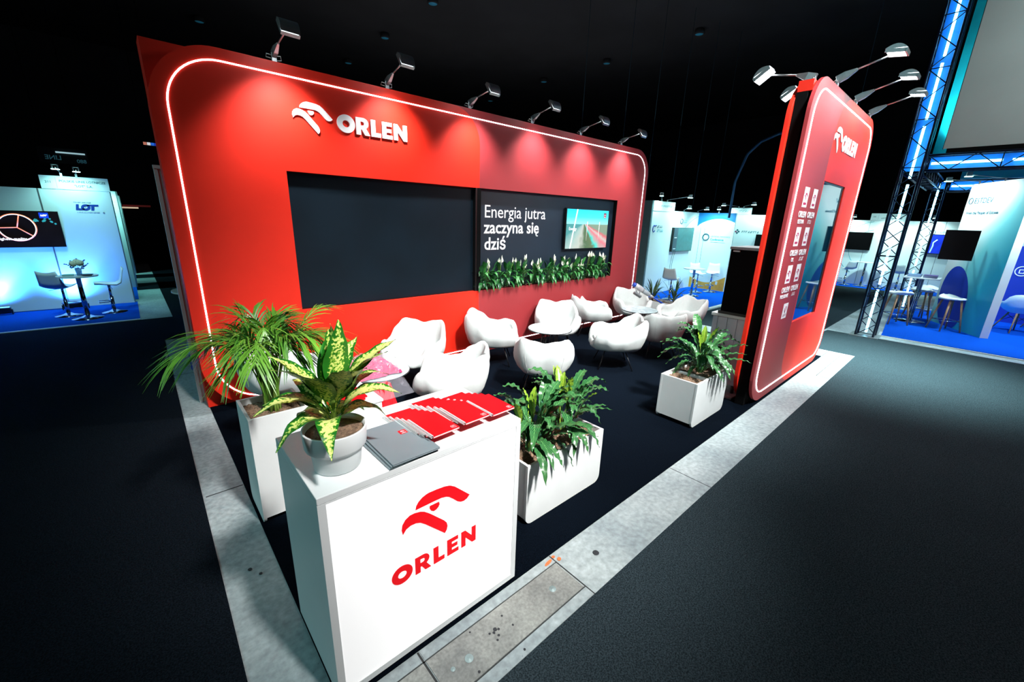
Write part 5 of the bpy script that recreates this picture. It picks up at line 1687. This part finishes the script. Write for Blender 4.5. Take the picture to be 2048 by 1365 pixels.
MB().box(X6 - 0.012, X6 - 0.001, 5.30, 5.36, 0.2, 0.30).build('socket', M['white'], mw)
ctv = thing('booth_television', 'large grey-green television tilted on the corner booth wall', 'television', (12.45, Y6 - 0.05, 1.535))
MB().box(-0.62, 0.62, -0.03, 0.045, -0.345, 0.345).build('casing', M['black'], ctv)
tsc = MB(); tsc.add([(-0.38, -0.032, -0.33), (0.61, -0.032, -0.33), (0.61, -0.032, 0.335), (-0.38, -0.032, 0.335)], [(0, 1, 2, 3)])
tsc.build('screen', mat('grey_green_screen', (40, 96, 100), 0.3, emit=0.25, var=0.15), ctv)
tsd = MB(); tsd.add([(-0.61, -0.032, -0.33), (-0.38, -0.032, -0.33), (-0.38, -0.032, 0.335), (-0.61, -0.032, 0.335)], [(0, 1, 2, 3)])
tsd.build('screen_side', mat('slate_screen', (36, 58, 76), 0.3, emit=0.15, var=0.1), ctv)
for z in (0.05, -0.27):
    MB().box(-0.56, -0.42, -0.034, -0.0325, z, z + 0.02).build('screen_caption', M['white_print'], ctv)
booth_lamp('lamp left over the corner booth name board', (11.05, Y6, 2.57), (10.75, Y6 - 0.15, 2.72), (11.1, Y6, 1.4), 20, TEAL, 'lamps over the corner booth')
booth_lamp('lamp right over the corner booth name board', (11.35, Y6, 2.57), (11.75, Y6 - 0.45, 2.72), (11.7, Y6, 1.2), 28, TEAL, 'lamps over the corner booth')
booth_lamp('lamp over the back wall of the corner booth', (12.4, Y6, 2.34), (12.1, Y6 - 0.3, 2.45), (12.4, Y6, 1.0), 22, TEAL, 'lamps over the corner booth')
booth_lamp('lamp in the corner of the corner booth', (13.3, Y6, 2.34), (13.0, Y6 - 0.4, 2.45), (13.43, 5.9, 1.2), 24, TEAL, 'lamps over the corner booth')
booth_lamp('lamp over the curved blue print', (X6, 5.6, 2.34), (X6 - 0.4, 5.45, 2.46), (X6, 5.4, 1.2), 24, TEAL, 'lamps over the corner booth')
carpet('blue_carpet', rect(10.45, 13.43, 4.25, Y6), carpet_blue, 0.008)
struct(slab('carpet_edge', rect(10.36, 10.45, 4.2, Y6), 0.0005, 0.012, M['white']))
struct(slab('carpet_edge', rect(10.36, 13.43, 4.16, 4.25), 0.0005, 0.012, M['white']))
bar_table('round white bar table in the corner booth', 11.85, 5.36, 0.78, 0.30)
bar_stool('white bar stool left of the corner booth table', 10.70, 5.42, 1.7, 0.58)
bar_stool('white bar stool behind the corner booth table', 12.55, 5.55, -0.6, 0.58)
bar_stool('white bar stool at the ochre print in the corner booth', 13.05, 5.35, -1.3, 0.58)
# slice of a booth between the red wall and the corner booth
sb = thing('booth_wall', 'slice of a teal-lit booth wall with curved lines beside the red wall end', 'booth wall')
MB().box(12.0, 14.4, 8.0, 8.04, 0, 2.18).build('panel', M['panel'], sb)
for r in (0.9, 1.15, 1.4):
    MB().tube([(12.7 + r * math.cos(math.radians(a)), 7.995, 1.0 + r * math.sin(math.radians(a))) for a in range(-20, 80, 8) if 1.0 + r * math.sin(math.radians(a)) < 2.15], 0.008, 4).build('arc_line', M['ink'], sb)
booth_lamp('lamp over the wall slice beside the red wall end', (13.5, 8.0, 2.18), (13.2, 7.7, 2.32), (13.3, 8.0, 1.2), 26, (0.35, 0.95, 0.95), 'lamps over the wall slice')
tag(MB().box(-0.3, 0.3, -0.2, 0.2, 0, 0.82).build('white_plinth', M['white'], None, (12.95, 7.55, 0.0), bevel=0.005), 'white plinth in the booth slice beside the red wall end', 'plinth')
bar_stool('white bar stool in the booth slice beside the red wall end', 12.45, 6.95, 2.0, 0.5)
carpet('blue_carpet', rect(11.4, 14.4, 6.6, 8.0), carpet_blue, 0.008)

# next booth to the right, behind the black fridge
nbw = thing('booth_wall', 'white booth wall with a diamond logo behind the black fridge', 'booth wall')
MB().box(14.6, 14.64, 4.2, 5.75, 0, 2.33).build('panel', M['panel'], nbw)
header(nbw, FXM(14.59, 5.72, 2.335), 0.62, 0.2, None, [0.4])
tiny_print('logo_text', 0.5, 0.06, FXM(14.598, 5.28, 1.78), M['ink'], nbw, 15)
for a in range(4):
    d_ = MB(); c = (5.42 + 0.045 * math.cos(a * PI / 2), 1.81 + 0.045 * math.sin(a * PI / 2))
    d_.add([(14.596, c[0] - 0.035, c[1]), (14.596, c[0], c[1] - 0.035), (14.596, c[0] + 0.035, c[1]), (14.596, c[0], c[1] + 0.035)], [(0, 1, 2, 3)])
    d_.build('logo_diamond', M['ink'] if a else mat('plum_ink', (120, 40, 80), 0.5), nbw)
tag(MB().box(14.52, 14.58, 4.25, 4.82, 1.25, 1.75).build('booth_television', M['screen_off'], None, bevel=0.004), 'black television on the white wall behind the black fridge', 'television')
booth_lamp('lamp left over the wall behind the black fridge', (14.6, 5.5, 2.53), (14.3, 5.85, 2.62), (14.6, 5.4, 1.4), 20, TEAL, 'lamps behind the fridge')
booth_lamp('lamp right over the wall behind the black fridge', (14.6, 5.35, 2.53), (14.25, 4.95, 2.64), (14.6, 5.0, 1.4), 24, TEAL, 'lamps behind the fridge')
booth_lamp('small lamp beside the curved pole', (14.6, 4.6, 2.33), (14.4, 4.55, 2.46), (14.6, 4.5, 1.2), 12, TEAL, 'lamps behind the fridge')
carpet('blue_carpet', rect(13.5, 14.6, 4.2, 5.75), carpet_blue, 0.008)

# ------------------------------------------------------------------ far booth seen past the tower
fw = thing('booth_wall', 'long pale booth wall far off between the tower and the black lattice', 'booth wall')
FX = 20.2
for k in range(6):
    MB().box(FX, FX + 0.04, 3.95 - 0.98 * k - 0.97, 3.95 - 0.98 * k, 0, 2.33).build('panel', M['panel'], fw)
header(fw, FXM(FX - 0.01, 3.0, 2.332), 0.95, 0.24, None, [0.3, 0.6])
ring_logo(fw, FXM(FX - 0.006, 1.28, 1.98), 0.07, M['ink'], 0.009)
tiny_print('logo_text', 0.3, 0.045, FXM(FX - 0.003, 1.18, 1.96), M['panel_teal'], fw, 16)
for r in (0.7, 1.0):
    MB().tube([(FX - 0.004, 2.35 - r * math.cos(math.radians(a)) + 0.35, 1.3 + r * math.sin(math.radians(a))) for a in range(100, 250, 10)], 0.006, 4).build('arc_line', M['panel_teal'], fw)
tag(MB().box(FX - 0.09, FX - 0.012, 2.79, 3.62, 1.27, 1.9).build('booth_television', M['screen_off'], None, bevel=0.004), 'black television on the far pale wall right of the tower', 'television')
btv = thing('booth_television', 'deep blue screen with a light streak, half hidden by the black television', 'television', (FX - 0.09, 1.0, 1.6))
MB().box(0, 0.07, -0.4, 0.3, -0.32, 0.32).build('casing', M['black'], btv)
_b = MB(); _b.add([(-0.002, 0.28, -0.3), (-0.002, -0.38, -0.3), (-0.002, -0.38, 0.3), (-0.002, 0.28, 0.3)], [(0, 1, 2, 3)])
_bs = _b.build('screen', mat('deep_blue_screen', (16, 40, 170), 0.3, emit=0.7, var=0.4, scale=3), btv)
MB().tube([(-0.004, 0.2, -0.28), (-0.004, 0.17, -0.05), (-0.004, 0.18, 0.05), (-0.004, 0.1, 0.15)], 0.02, 5).build('light_streak', mat('blue_white_streak', (150, 200, 255), 0.5, emit=1.2), _bs)
for i, y in enumerate((3.5, 2.4, 1.4)):
    booth_lamp('small lamp over the far pale wall, ' + ('left', 'middle', 'right')[i], (FX, y, 2.33), (FX - 0.4, y - 0.1, 2.46), (FX, y, 1.1), 30, (0.66, 1.0, 0.97), 'lamps over the far pale wall')
carpet('blue_carpet', rect(19.05, FX, -1.0, 4.0), carpet_blue, 0.008)
bar_table('bar table before the far pale wall', 19.7, 2.72, 0.86, 0.28)
bar_stool('white bar stool before the far pale wall, left of its table', 19.65, 3.2, 2.3, 0.62)
bar_stool('white bar stool before the far pale wall, right of its table', 19.7, 2.22, -1.2, 0.62)
bar_stool('white bar stool before the far pale wall, behind the black lattice', 19.7, 1.75, 1.4, 0.62)

# ------------------------------------------------------------------ black lattice masts with light tubes
def unit_bar(L_, r=0.008):
    return MB().tube([(0, 0, 0), (0, 0, L_)], r, 5).mesh('brace', M['truss'])


def truss(label, p0, p1, w, bays, name='truss_mast', gap=0.0, chord_r=0.019, tubes=True, group='black trusses', roll=0.0):
    p0, p1 = Vector(p0), Vector(p1)
    ax = (p1 - p0); L_ = ax.length
    t = thing(name, label, 'truss', p0, 0, group)
    z = ax.normalized()
    if abs(z.z) > 0.9:
        Mx = Matrix.Identity(4)
    else:
        y = Vector((0, 0, 1)); x = y.cross(z).normalized()
        Mx = Matrix(((x.x, y.x, z.x, 0), (x.y, y.y, z.y, 0), (x.z, y.z, z.z, 0), (0, 0, 0, 1)))
    c = [(-w / 2, -w / 2), (w / 2, -w / 2), (w / 2, w / 2), (-w / 2, w / 2)]
    cm = MB().tube([(0, 0, 0), (0, 0, L_)], chord_r, 8).mesh('chord', M['truss'])
    for x, y in c:
        put('chord', cm, t, None, Mx @ Matrix.Translation((x, y, 0)))
    b = L_ / bays
    diag = unit_bar(math.hypot(w, b))
    hor = unit_bar(w)
    for f in range(4):
        (xa, ya), (xb, yb) = c[f], c[(f + 1) % 4]
        for k in range(bays):
            A, B_ = (Vector((xa, ya, k * b)), Vector((xb, yb, (k + 1) * b))) if (k + f) % 2 else (Vector((xb, yb, k * b)), Vector((xa, ya, (k + 1) * b)))
            q = (B_ - A).to_track_quat('Z', 'Y').to_matrix().to_4x4()
            put('brace', diag, t, None, Mx @ Matrix.Translation(A) @ q)
            if k % 3 == 0:
                A, B_ = Vector((xa, ya, k * b)), Vector((xb, yb, k * b))
                put('brace', hor, t, None, Mx @ Matrix.Translation(A) @ (B_ - A).to_track_quat('Z', 'Y').to_matrix().to_4x4())
    if tubes:
        ln = MB().box(-w * 0.46, w * 0.46, w * 0.44, w * 0.455, 0.02, L_ - 0.02) if abs(z.z) < 0.9 else MB().box(w * 0.44, w * 0.455, -w * 0.46, w * 0.46, 3.0, max(3.01, L_ - 0.02))
        put('blue_liner', ln.mesh('blue_liner', M['liner']), t, None, Mx if abs(z.z) > 0.9 else Mx @ Matrix.Rotation(-PI / 2, 4, 'Z'))
        n = max(1, round(L_ / 1.0)); l1 = L_ / n
        tm = MB().tube([(0, 0, 0.05), (0, 0, l1 - 0.05)], 0.019, 8).mesh('light_tube', M['tube'])
        for k in range(n):
            put('light_tube', tm, t, None, Mx @ Matrix.Translation((0.0, 0.0, k * l1)))
    return t


MB().box(0, 0, 0, 0, 0, 0)
TRX, TRY = 10.46, 1.165
m1 = truss('tall black lattice mast with a white light tube, at the booth corner', (TRX, TRY, 0.02), (TRX, TRY, 6.6), 0.27, 26)
MB().box(-0.22, 0.22, -0.22, 0.22, -0.014, 0.0).build('base_plate', M['alu'], m1)
m2 = truss('shorter black lattice mast farther back with a light tube', (15.0, 1.08, 0.02), (15.0, 1.08, 3.2), 0.25, 13)
MB().box(-0.2, 0.2, -0.2, 0.2, -0.014, 0.0).build('base_plate', M['alu'], m2)
truss('horizontal black lattice beam under the big grey screen', (TRX, 0.99, 3.12), (TRX, -3.6, 3.12), 0.24, 16, 'truss_beam')
truss('black lattice beam running back from the tall mast', (10.64, TRY, 3.1), (14.85, TRY, 3.1), 0.24, 17, 'truss_beam', tubes=False)
truss('black lattice beam across the back of the lattice booth', (15.0, 0.92, 3.07), (15.0, -3.6, 3.07), 0.24, 14, 'truss_beam')
gs = thing('hanging_screen', 'big plain grey projection screen mounted above the lattice beam', 'screen', (10.42, 0, 0))
MB().box(0, 0.03, -3.6, 0.845, 3.34, 6.6).build('screen_cloth', mat('grey_screen_cloth', (150, 160, 160), 0.7, var=0.05, scale=1.2), gs)
MB().box(-0.004, 0.034, 0.846, 0.853, 3.33, 6.6).build('edge_trim', M['black'], gs)
MB().box(0.005, 0.025, -3.5, 0.8, 3.24, 3.339).build('mount', M['matt_black'], gs)
tf = thing('teal_fabric', 'teal glowing fabric stretched behind the big grey screen', 'banner', (10.86, 0, 0))
MB().box(0, 0.01, -3.6, 1.0, 3.26, 6.6).build('cloth', mat('teal_fabric_cloth', (40, 190, 200), 0.8, var=0.12, scale=2, bump=0.3, bscale=6), tf)
MB().box(0.011, 0.05, -3.6, 1.0, 3.24, 3.28).build('hem', M['black'], tf)
tf2 = thing('teal_fabric', 'teal fabric hung across the back of the lattice booth under its beam', 'banner', (14.7, 0, 0))
MB().box(0, 0.01, -3.6, 0.75, 3.2, 4.6).build('cloth', mat('teal_back_cloth', (46, 176, 186), 0.8, var=0.1, scale=2), tf2)
MB().box(0.011, 0.2, -3.6, 0.75, 3.2, 3.24).build('hem', M['black'], tf2)
for yy in (0.6, -1.2):
    _s2 = spot_light((10.66, yy, 3.34), (10.9, yy - 0.2, 5.2), 260, (0.2, 0.9, 1.0), 120)  # added spots brightening the fabric in place of the tube light
    _s2.parent = tf
    _s2.location = (10.66 - 10.86, yy, 3.34)
spot_light((11.9, -0.9, 2.95), (12.2, 0.2, 0.0), 330, (0.62, 0.85, 1.0), 150)  # added spot without a fixture, brightening the slanted wall and its end

# ------------------------------------------------------------------ lattice booth contents
carpet('blue_carpet', [(10.78, -5), (15.4, -5), (15.4, 1.3), (10.78, 0.96)], carpet_blue, 0.008)
struct(slab('carpet_edge', [(10.66, -5), (10.70, -5), (10.70, 0.98), (10.66, 0.98)], 0.0005, 0.014, M['white']))
struct(slab('carpet_edge', [(10.33, -5), (10.38, -5), (10.36, 0.98), (10.32, 0.98)], 0.0005, 0.012, M['alu']))
struct(slab('carpet_edge', [(10.70, 0.96), (11.1, 0.98), (11.1, 1.02), (10.70, 1.0)], 0.0005, 0.014, M['white']))
b0, b1 = Vector((12.24, -0.35, 0)), Vector((13.67, 0.48, 0))
wd = (b1 - b0).normalized(); wn = Vector((-wd.y, wd.x, 0))     # wn points to the visitor side
if wn.dot(Vector((1, 0, 0))) > 0:
    wn = -wn
ew = thing('curved_booth_wall', 'slanted white booth wall with teal lower print and a dark blue oval', 'booth wall', tuple(b0))
Lw = (b1 - b0).length
N_ = 14
wb = MB()
bulge = lambda s: 0.0
for k in range(N_ + 1):
    s = Lw * k / N_
    p = wd * s + wn * bulge(k / N_)
    q = p - wn * 0.12
    wb.v += [tuple(p), tuple(p + Vector((0, 0, 3.0))), tuple(q), tuple(q + Vector((0, 0, 3.0)))]
for k in range(N_):
    a = 4 * k; b = a + 4
    wb.f += [(a, b, b + 1, a + 1), (a + 2, a + 3, b + 3, b + 2), (a + 1, b + 1, b + 3, a + 3)]; wb.sm += [False] * 3
wb.f += [(0, 1, 3, 2), (4 * N_, 4 * N_ + 2, 4 * N_ + 3, 4 * N_ + 1)]; wb.sm += [False] * 2


def gradient_print():
    m = bpy.data.materials.new('white_to_teal_print')
    nt, N, L, B = nodes(m)
    tc = N.new('ShaderNodeTexCoord'); sp = N.new('ShaderNodeSeparateXYZ'); L.new(tc.outputs['Object'], sp.inputs[0])
    d = N.new('ShaderNodeMath'); d.operation = 'MULTIPLY_ADD'; d.inputs[1].default_value = 0.42; d.inputs[2].default_value = 0.0
    L.new(sp.outputs[0], d.inputs[0])
    ad = N.new('ShaderNodeMath'); ad.operation = 'MULTIPLY_ADD'; ad.inputs[1].default_value = 0.22; L.new(sp.outputs[2], ad.inputs[0]); L.new(d.outputs[0], ad.inputs[2])
    r = ramp(N, [(0.34, lin((30, 178, 206))), (0.62, lin((120, 208, 214))), (0.8, lin((222, 234, 236)))])
    L.new(ad.outputs[0], r.inputs[0]); L.new(r.outputs[0], B.inputs['Base Color'])
    B.inputs['Roughness'].default_value = 0.5
    return m


wb.build('wall_board', gradient_print(), ew)
ee = MB()
for v in ((-0.004, 0.001), (-0.004, -0.125)):
    pass
pe = [wd * -0.006 + wn * 0.002, wd * -0.006 - wn * 0.13]
ee.add([tuple(pe[0]), tuple(pe[1]), tuple(pe[1] + Vector((0, 0, 3.0))), tuple(pe[0] + Vector((0, 0, 3.0))), tuple(pe[0] + wd * 0.006), tuple(pe[1] + wd * 0.006), tuple(pe[1] + wd * 0.006 + Vector((0, 0, 3))), tuple(pe[0] + wd * 0.006 + Vector((0, 0, 3)))], [(0, 1, 2, 3), (4, 7, 6, 5), (0, 4, 5, 1), (3, 2, 6, 7), (0, 3, 7, 4), (1, 5, 6, 2)])
ee.build('end_board', M['white'], ew)
EWM = lambda s, z: frame(tuple(wd * s + wn * 0.004 + Vector((0, 0, z))), tuple(-wd), (0, 0, 1))
text('logo_text', 'ESTDEV', 0.155, EWM(1.42, 2.60), M['ink'], ew, 0.006)
ring_logo(ew, EWM(1.52, 2.655), 0.06, M['ink'], 0.008)
text('logo_text', 'From the People of Estonia', 0.088, EWM(1.56, 2.38), M['ink'], ew, 0.006, spacing=0.95)
ov = MB()
ovp = []
for k in range(40):
    a = 2 * PI * k / 40
    x, z = 0.47 * math.cos(a), 0.74 * math.sin(a)
    ca, sa = math.cos(0.42), math.sin(0.42)
    s_, z_ = 1.12 + x * ca + z * sa * 0.55, 0.62 + (-x * sa * 0.5 + z * ca)
    ovp.append((min(max(s_, 0.02), Lw - 0.01), max(z_, 0.01)))
ov.add([tuple(wd * s + wn * 0.003 + Vector((0, 0, z))) for s, z in ovp], [tuple(range(40))])
ov.build('oval_print', M['blue_print'], ew)
et = thing('booth_television', 'black square television on an arm before the slanted white wall', 'television', (12.72, 0.36, 1.75))
MB().box(0.0, 0.05, -0.25, 0.25, -0.30, 0.30).build('casing', M['screen_off'], et, bevel=0.004)
MB().box(0.052, 0.10, -0.12, 0.18, -0.22, 0.22).build('back_box', M['black'], et)
MB().tube([(0.10, 0, 0), (0.30, -0.12, 0), (0.42, -0.19, 0)], 0.02, 6).build('arm', M['steel_black'], et)
booth_lamp('lamp over the slanted wall, left one', tuple(b0 + wd * 1.45 + Vector((0, 0, 3.0))), tuple(b0 + wd * 1.5 + wn * 0.5 + Vector((0, 0, 3.08))), tuple(b0 + wd * 1.2 + Vector((0, 0, 2.1))), 44, (0.8, 1.0, 1.0), 'lamps over the slanted wall')
booth_lamp('lamp over the slanted wall, right one', tuple(b0 + wd * 0.75 + Vector((0, 0, 3.0))), tuple(b0 + wd * 0.9 + wn * 0.5 + Vector((0, 0, 3.12))), tuple(b0 + wd * 0.8 + Vector((0, 0, 1.9))), 46, (0.7, 1.0, 1.0), 'lamps over the slanted wall')


def wood_stool(label, x, y, rz, H=0.68):
    t = thing('wooden_stool', label, 'bar stool', (x, y, 0.008), rz, 'white stools with wooden legs')
    mb = MB(); n = 12
    for j in range(n + 1):
        v = j / n * 2 - 1
        for i in range(9):
            u = i / 8 * 2 - 1
            w = 0.2 * math.sqrt(max(0.06, 1 - abs(v) ** 2.6))
            mb.v.append((u * w, v * 0.19, H + 0.012 * u * u + (0.10 * max(0, v - 0.35) ** 1.3 + (0.03 * max(0, -v - .4)))))
    for j in range(n):
        for i in range(8):
            a = j * 9 + i
            mb.f.append((a, a + 1, a + 10, a + 9)); mb.sm.append(True)
    me = mb.mesh('seat', M['seat']); bm = bmesh.new(); bm.from_mesh(me)
    bmesh.ops.solidify(bm, geom=bm.faces, thickness=0.035)
    bm.to_mesh(me); bm.free()
    put('seat', me, t)
    for sx in (-1, 1):
        for sy in (-1, 1):
            MB().tube([(sx * 0.10, sy * 0.10, H - 0.03), (sx * 0.185, sy * 0.185, 0.0)], [0.02, 0.014], 8).build('leg', M['wood'], t)
    q = 0.155
    MB().tube([(q, q, 0.22), (-q, q, 0.22), (-q, -q, 0.22), (q, -q, 0.22)], 0.008, 6, closed=True).build('footrest', M['chrome'], t)
    return t


wood_stool('white stool with wooden legs in front of the blue oval', 12.52, 0.19, -0.9)
wood_stool('white stool with wooden legs beside the tall lattice mast', 12.42, 0.99, 2.2)
wood_stool('white stool with wooden legs behind the magazine table', 13.55, 0.72, -1.2)
wood_stool('white stool with wooden legs farthest behind the magazine table', 14.2, 0.62, -1.0)
mt = thing('magazine_table', 'tall bar table with chrome column carrying magazines in the lattice booth', 'table', (13.1, 0.77, 0.008), 0)
MB().box(-0.30, 0.30, -0.30, 0.30, 0.985, 1.01).build('table_top', M['white'], mt, bevel=0.004)
for a in range(4):
    MB().tube([(0.03 * math.cos(a * PI / 2), 0.03 * math.sin(a * PI / 2), 0.02), (0.03 * math.cos(a * PI / 2), 0.03 * math.sin(a * PI / 2), 0.985)], 0.014, 8).build('column', M['chrome'], mt)
MB().lathe([(0.0001, 0.0), (0.27, 0.0), (0.27, 0.012), (0.05, 0.03), (0.0001, 0.03)], 32).build('base', M['chrome'], mt)
for i, (y, c) in enumerate(((0.90, (120, 150, 200)), (0.64, (110, 90, 160)))):
    for k in range(4):
        tag(MB().box(-0.15, 0.15, -0.11, 0.11, 0, 0.014).build('magazine', mat('magazine_cover', c if k % 2 else (190, 210, 220), 0.4), None, (13.05 + 0.01 * k, y, 1.0185 + 0.0146 * k)), 'magazine in the %s stack on the tall table, %s' % (('left', 'right')[i], ('lowest', 'second', 'third', 'topmost')[k]), 'magazine', 'magazines on the tall table')


def shell_chair(label, x, y, rz):
    t = thing('shell_chair', label, 'chair', (x, y, 0.008), rz, 'white shell chairs')
    mb = MB(); n = 24
    prof = [(0.0, 0.42), (0.5, 0.41), (0.85, 0.44), (1.0, 0.55), (1.12, 0.70)]
    for k in range(n):
        a = 2 * PI * k / n
        back = max(0, math.cos(a))
        side = abs(math.sin(a))
        h = 0.46 + 0.34 * back ** 0.8 + 0.18 * side ** 2
        for r, z in prof:
            zz = 0.42 + (h - 0.42) * max(0, (r - 0.5) / 0.62) ** 1.7
            rr = r * (0.25 if back < 0.01 and side < 0.6 else 0.25)
            mb.v.append((math.sin(a) * rr * 1.12, math.cos(a) * rr, zz))
    m = len(prof)
    for k in range(n):
        j = (k + 1) % n
        for i in range(m - 1):
            mb.f.append((k * m + i, j * m + i, j * m + i + 1, k * m + i + 1)); mb.sm.append(True)
    me = mb.mesh('seat_shell', M['seat']); bm = bmesh.new(); bm.from_mesh(me)
    bmesh.ops.remove_doubles(bm, verts=bm.verts, dist=1e-4)
    bmesh.ops.solidify(bm, geom=bm.faces, thickness=0.012)
    bm.to_mesh(me); bm.free()
    put('seat_shell', me, t)
    for sx in (-1, 1):
        for sy in (-1, 1):
            MB().tube([(sx * 0.09, sy * 0.09, 0.40), (sx * 0.21, sy * 0.22, 0.0)], [0.016, 0.012], 8).build('leg', M['wood'], t)
            MB().tube([(sx * 0.10, sy * 0.10, 0.36), (-sx * 0.16, sy * 0.16, 0.2)], 0.005, 5).build('wire_brace', M['steel_black'], t)
    return t


shell_chair('white shell chair with wooden legs at the right edge, nearer one', 13.7, -0.80, 2.2)
shell_chair('white shell chair with wooden legs at the right edge, farther one', 14.5, -1.25, 0.6)
iw = thing('icon_wall', 'blue booth wall with white round icons at the right edge', 'booth wall')
MB().box(15.0, 15.04, -4.0, -0.30, 0.0, 1.75).build('blue_panel', M['blue_print'], iw)
MB().box(15.0, 15.04, -4.0, -0.30, 1.752, 2.9).build('white_panel', M['panel'], iw)
for (y, z) in ((-0.70, 1.20), (-0.80, 1.62), (-1.05, 1.20), (-1.05, 1.55)):
    ring_logo(iw, FXM(14.994, y, z), 0.105, M['white_lit'], 0.010)
    MB().prism([(-0.045, -0.05), (0.045, -0.05), (0.045, 0.04), (-0.045, 0.04)], -0.002, 0.002, [[(-0.03, -0.035), (0.03, -0.035), (0.03, 0.025), (-0.03, 0.025)]], M=Matrix.Translation((14.994, y, z)) @ Matrix.Rotation(-PI / 2, 4, 'Z')).build('icon', M['white_lit'], iw)
spot_light((13.9, -0.9, 2.9), (13.9, -0.9, 0), 260, (0.4, 0.7, 1.0), 120)
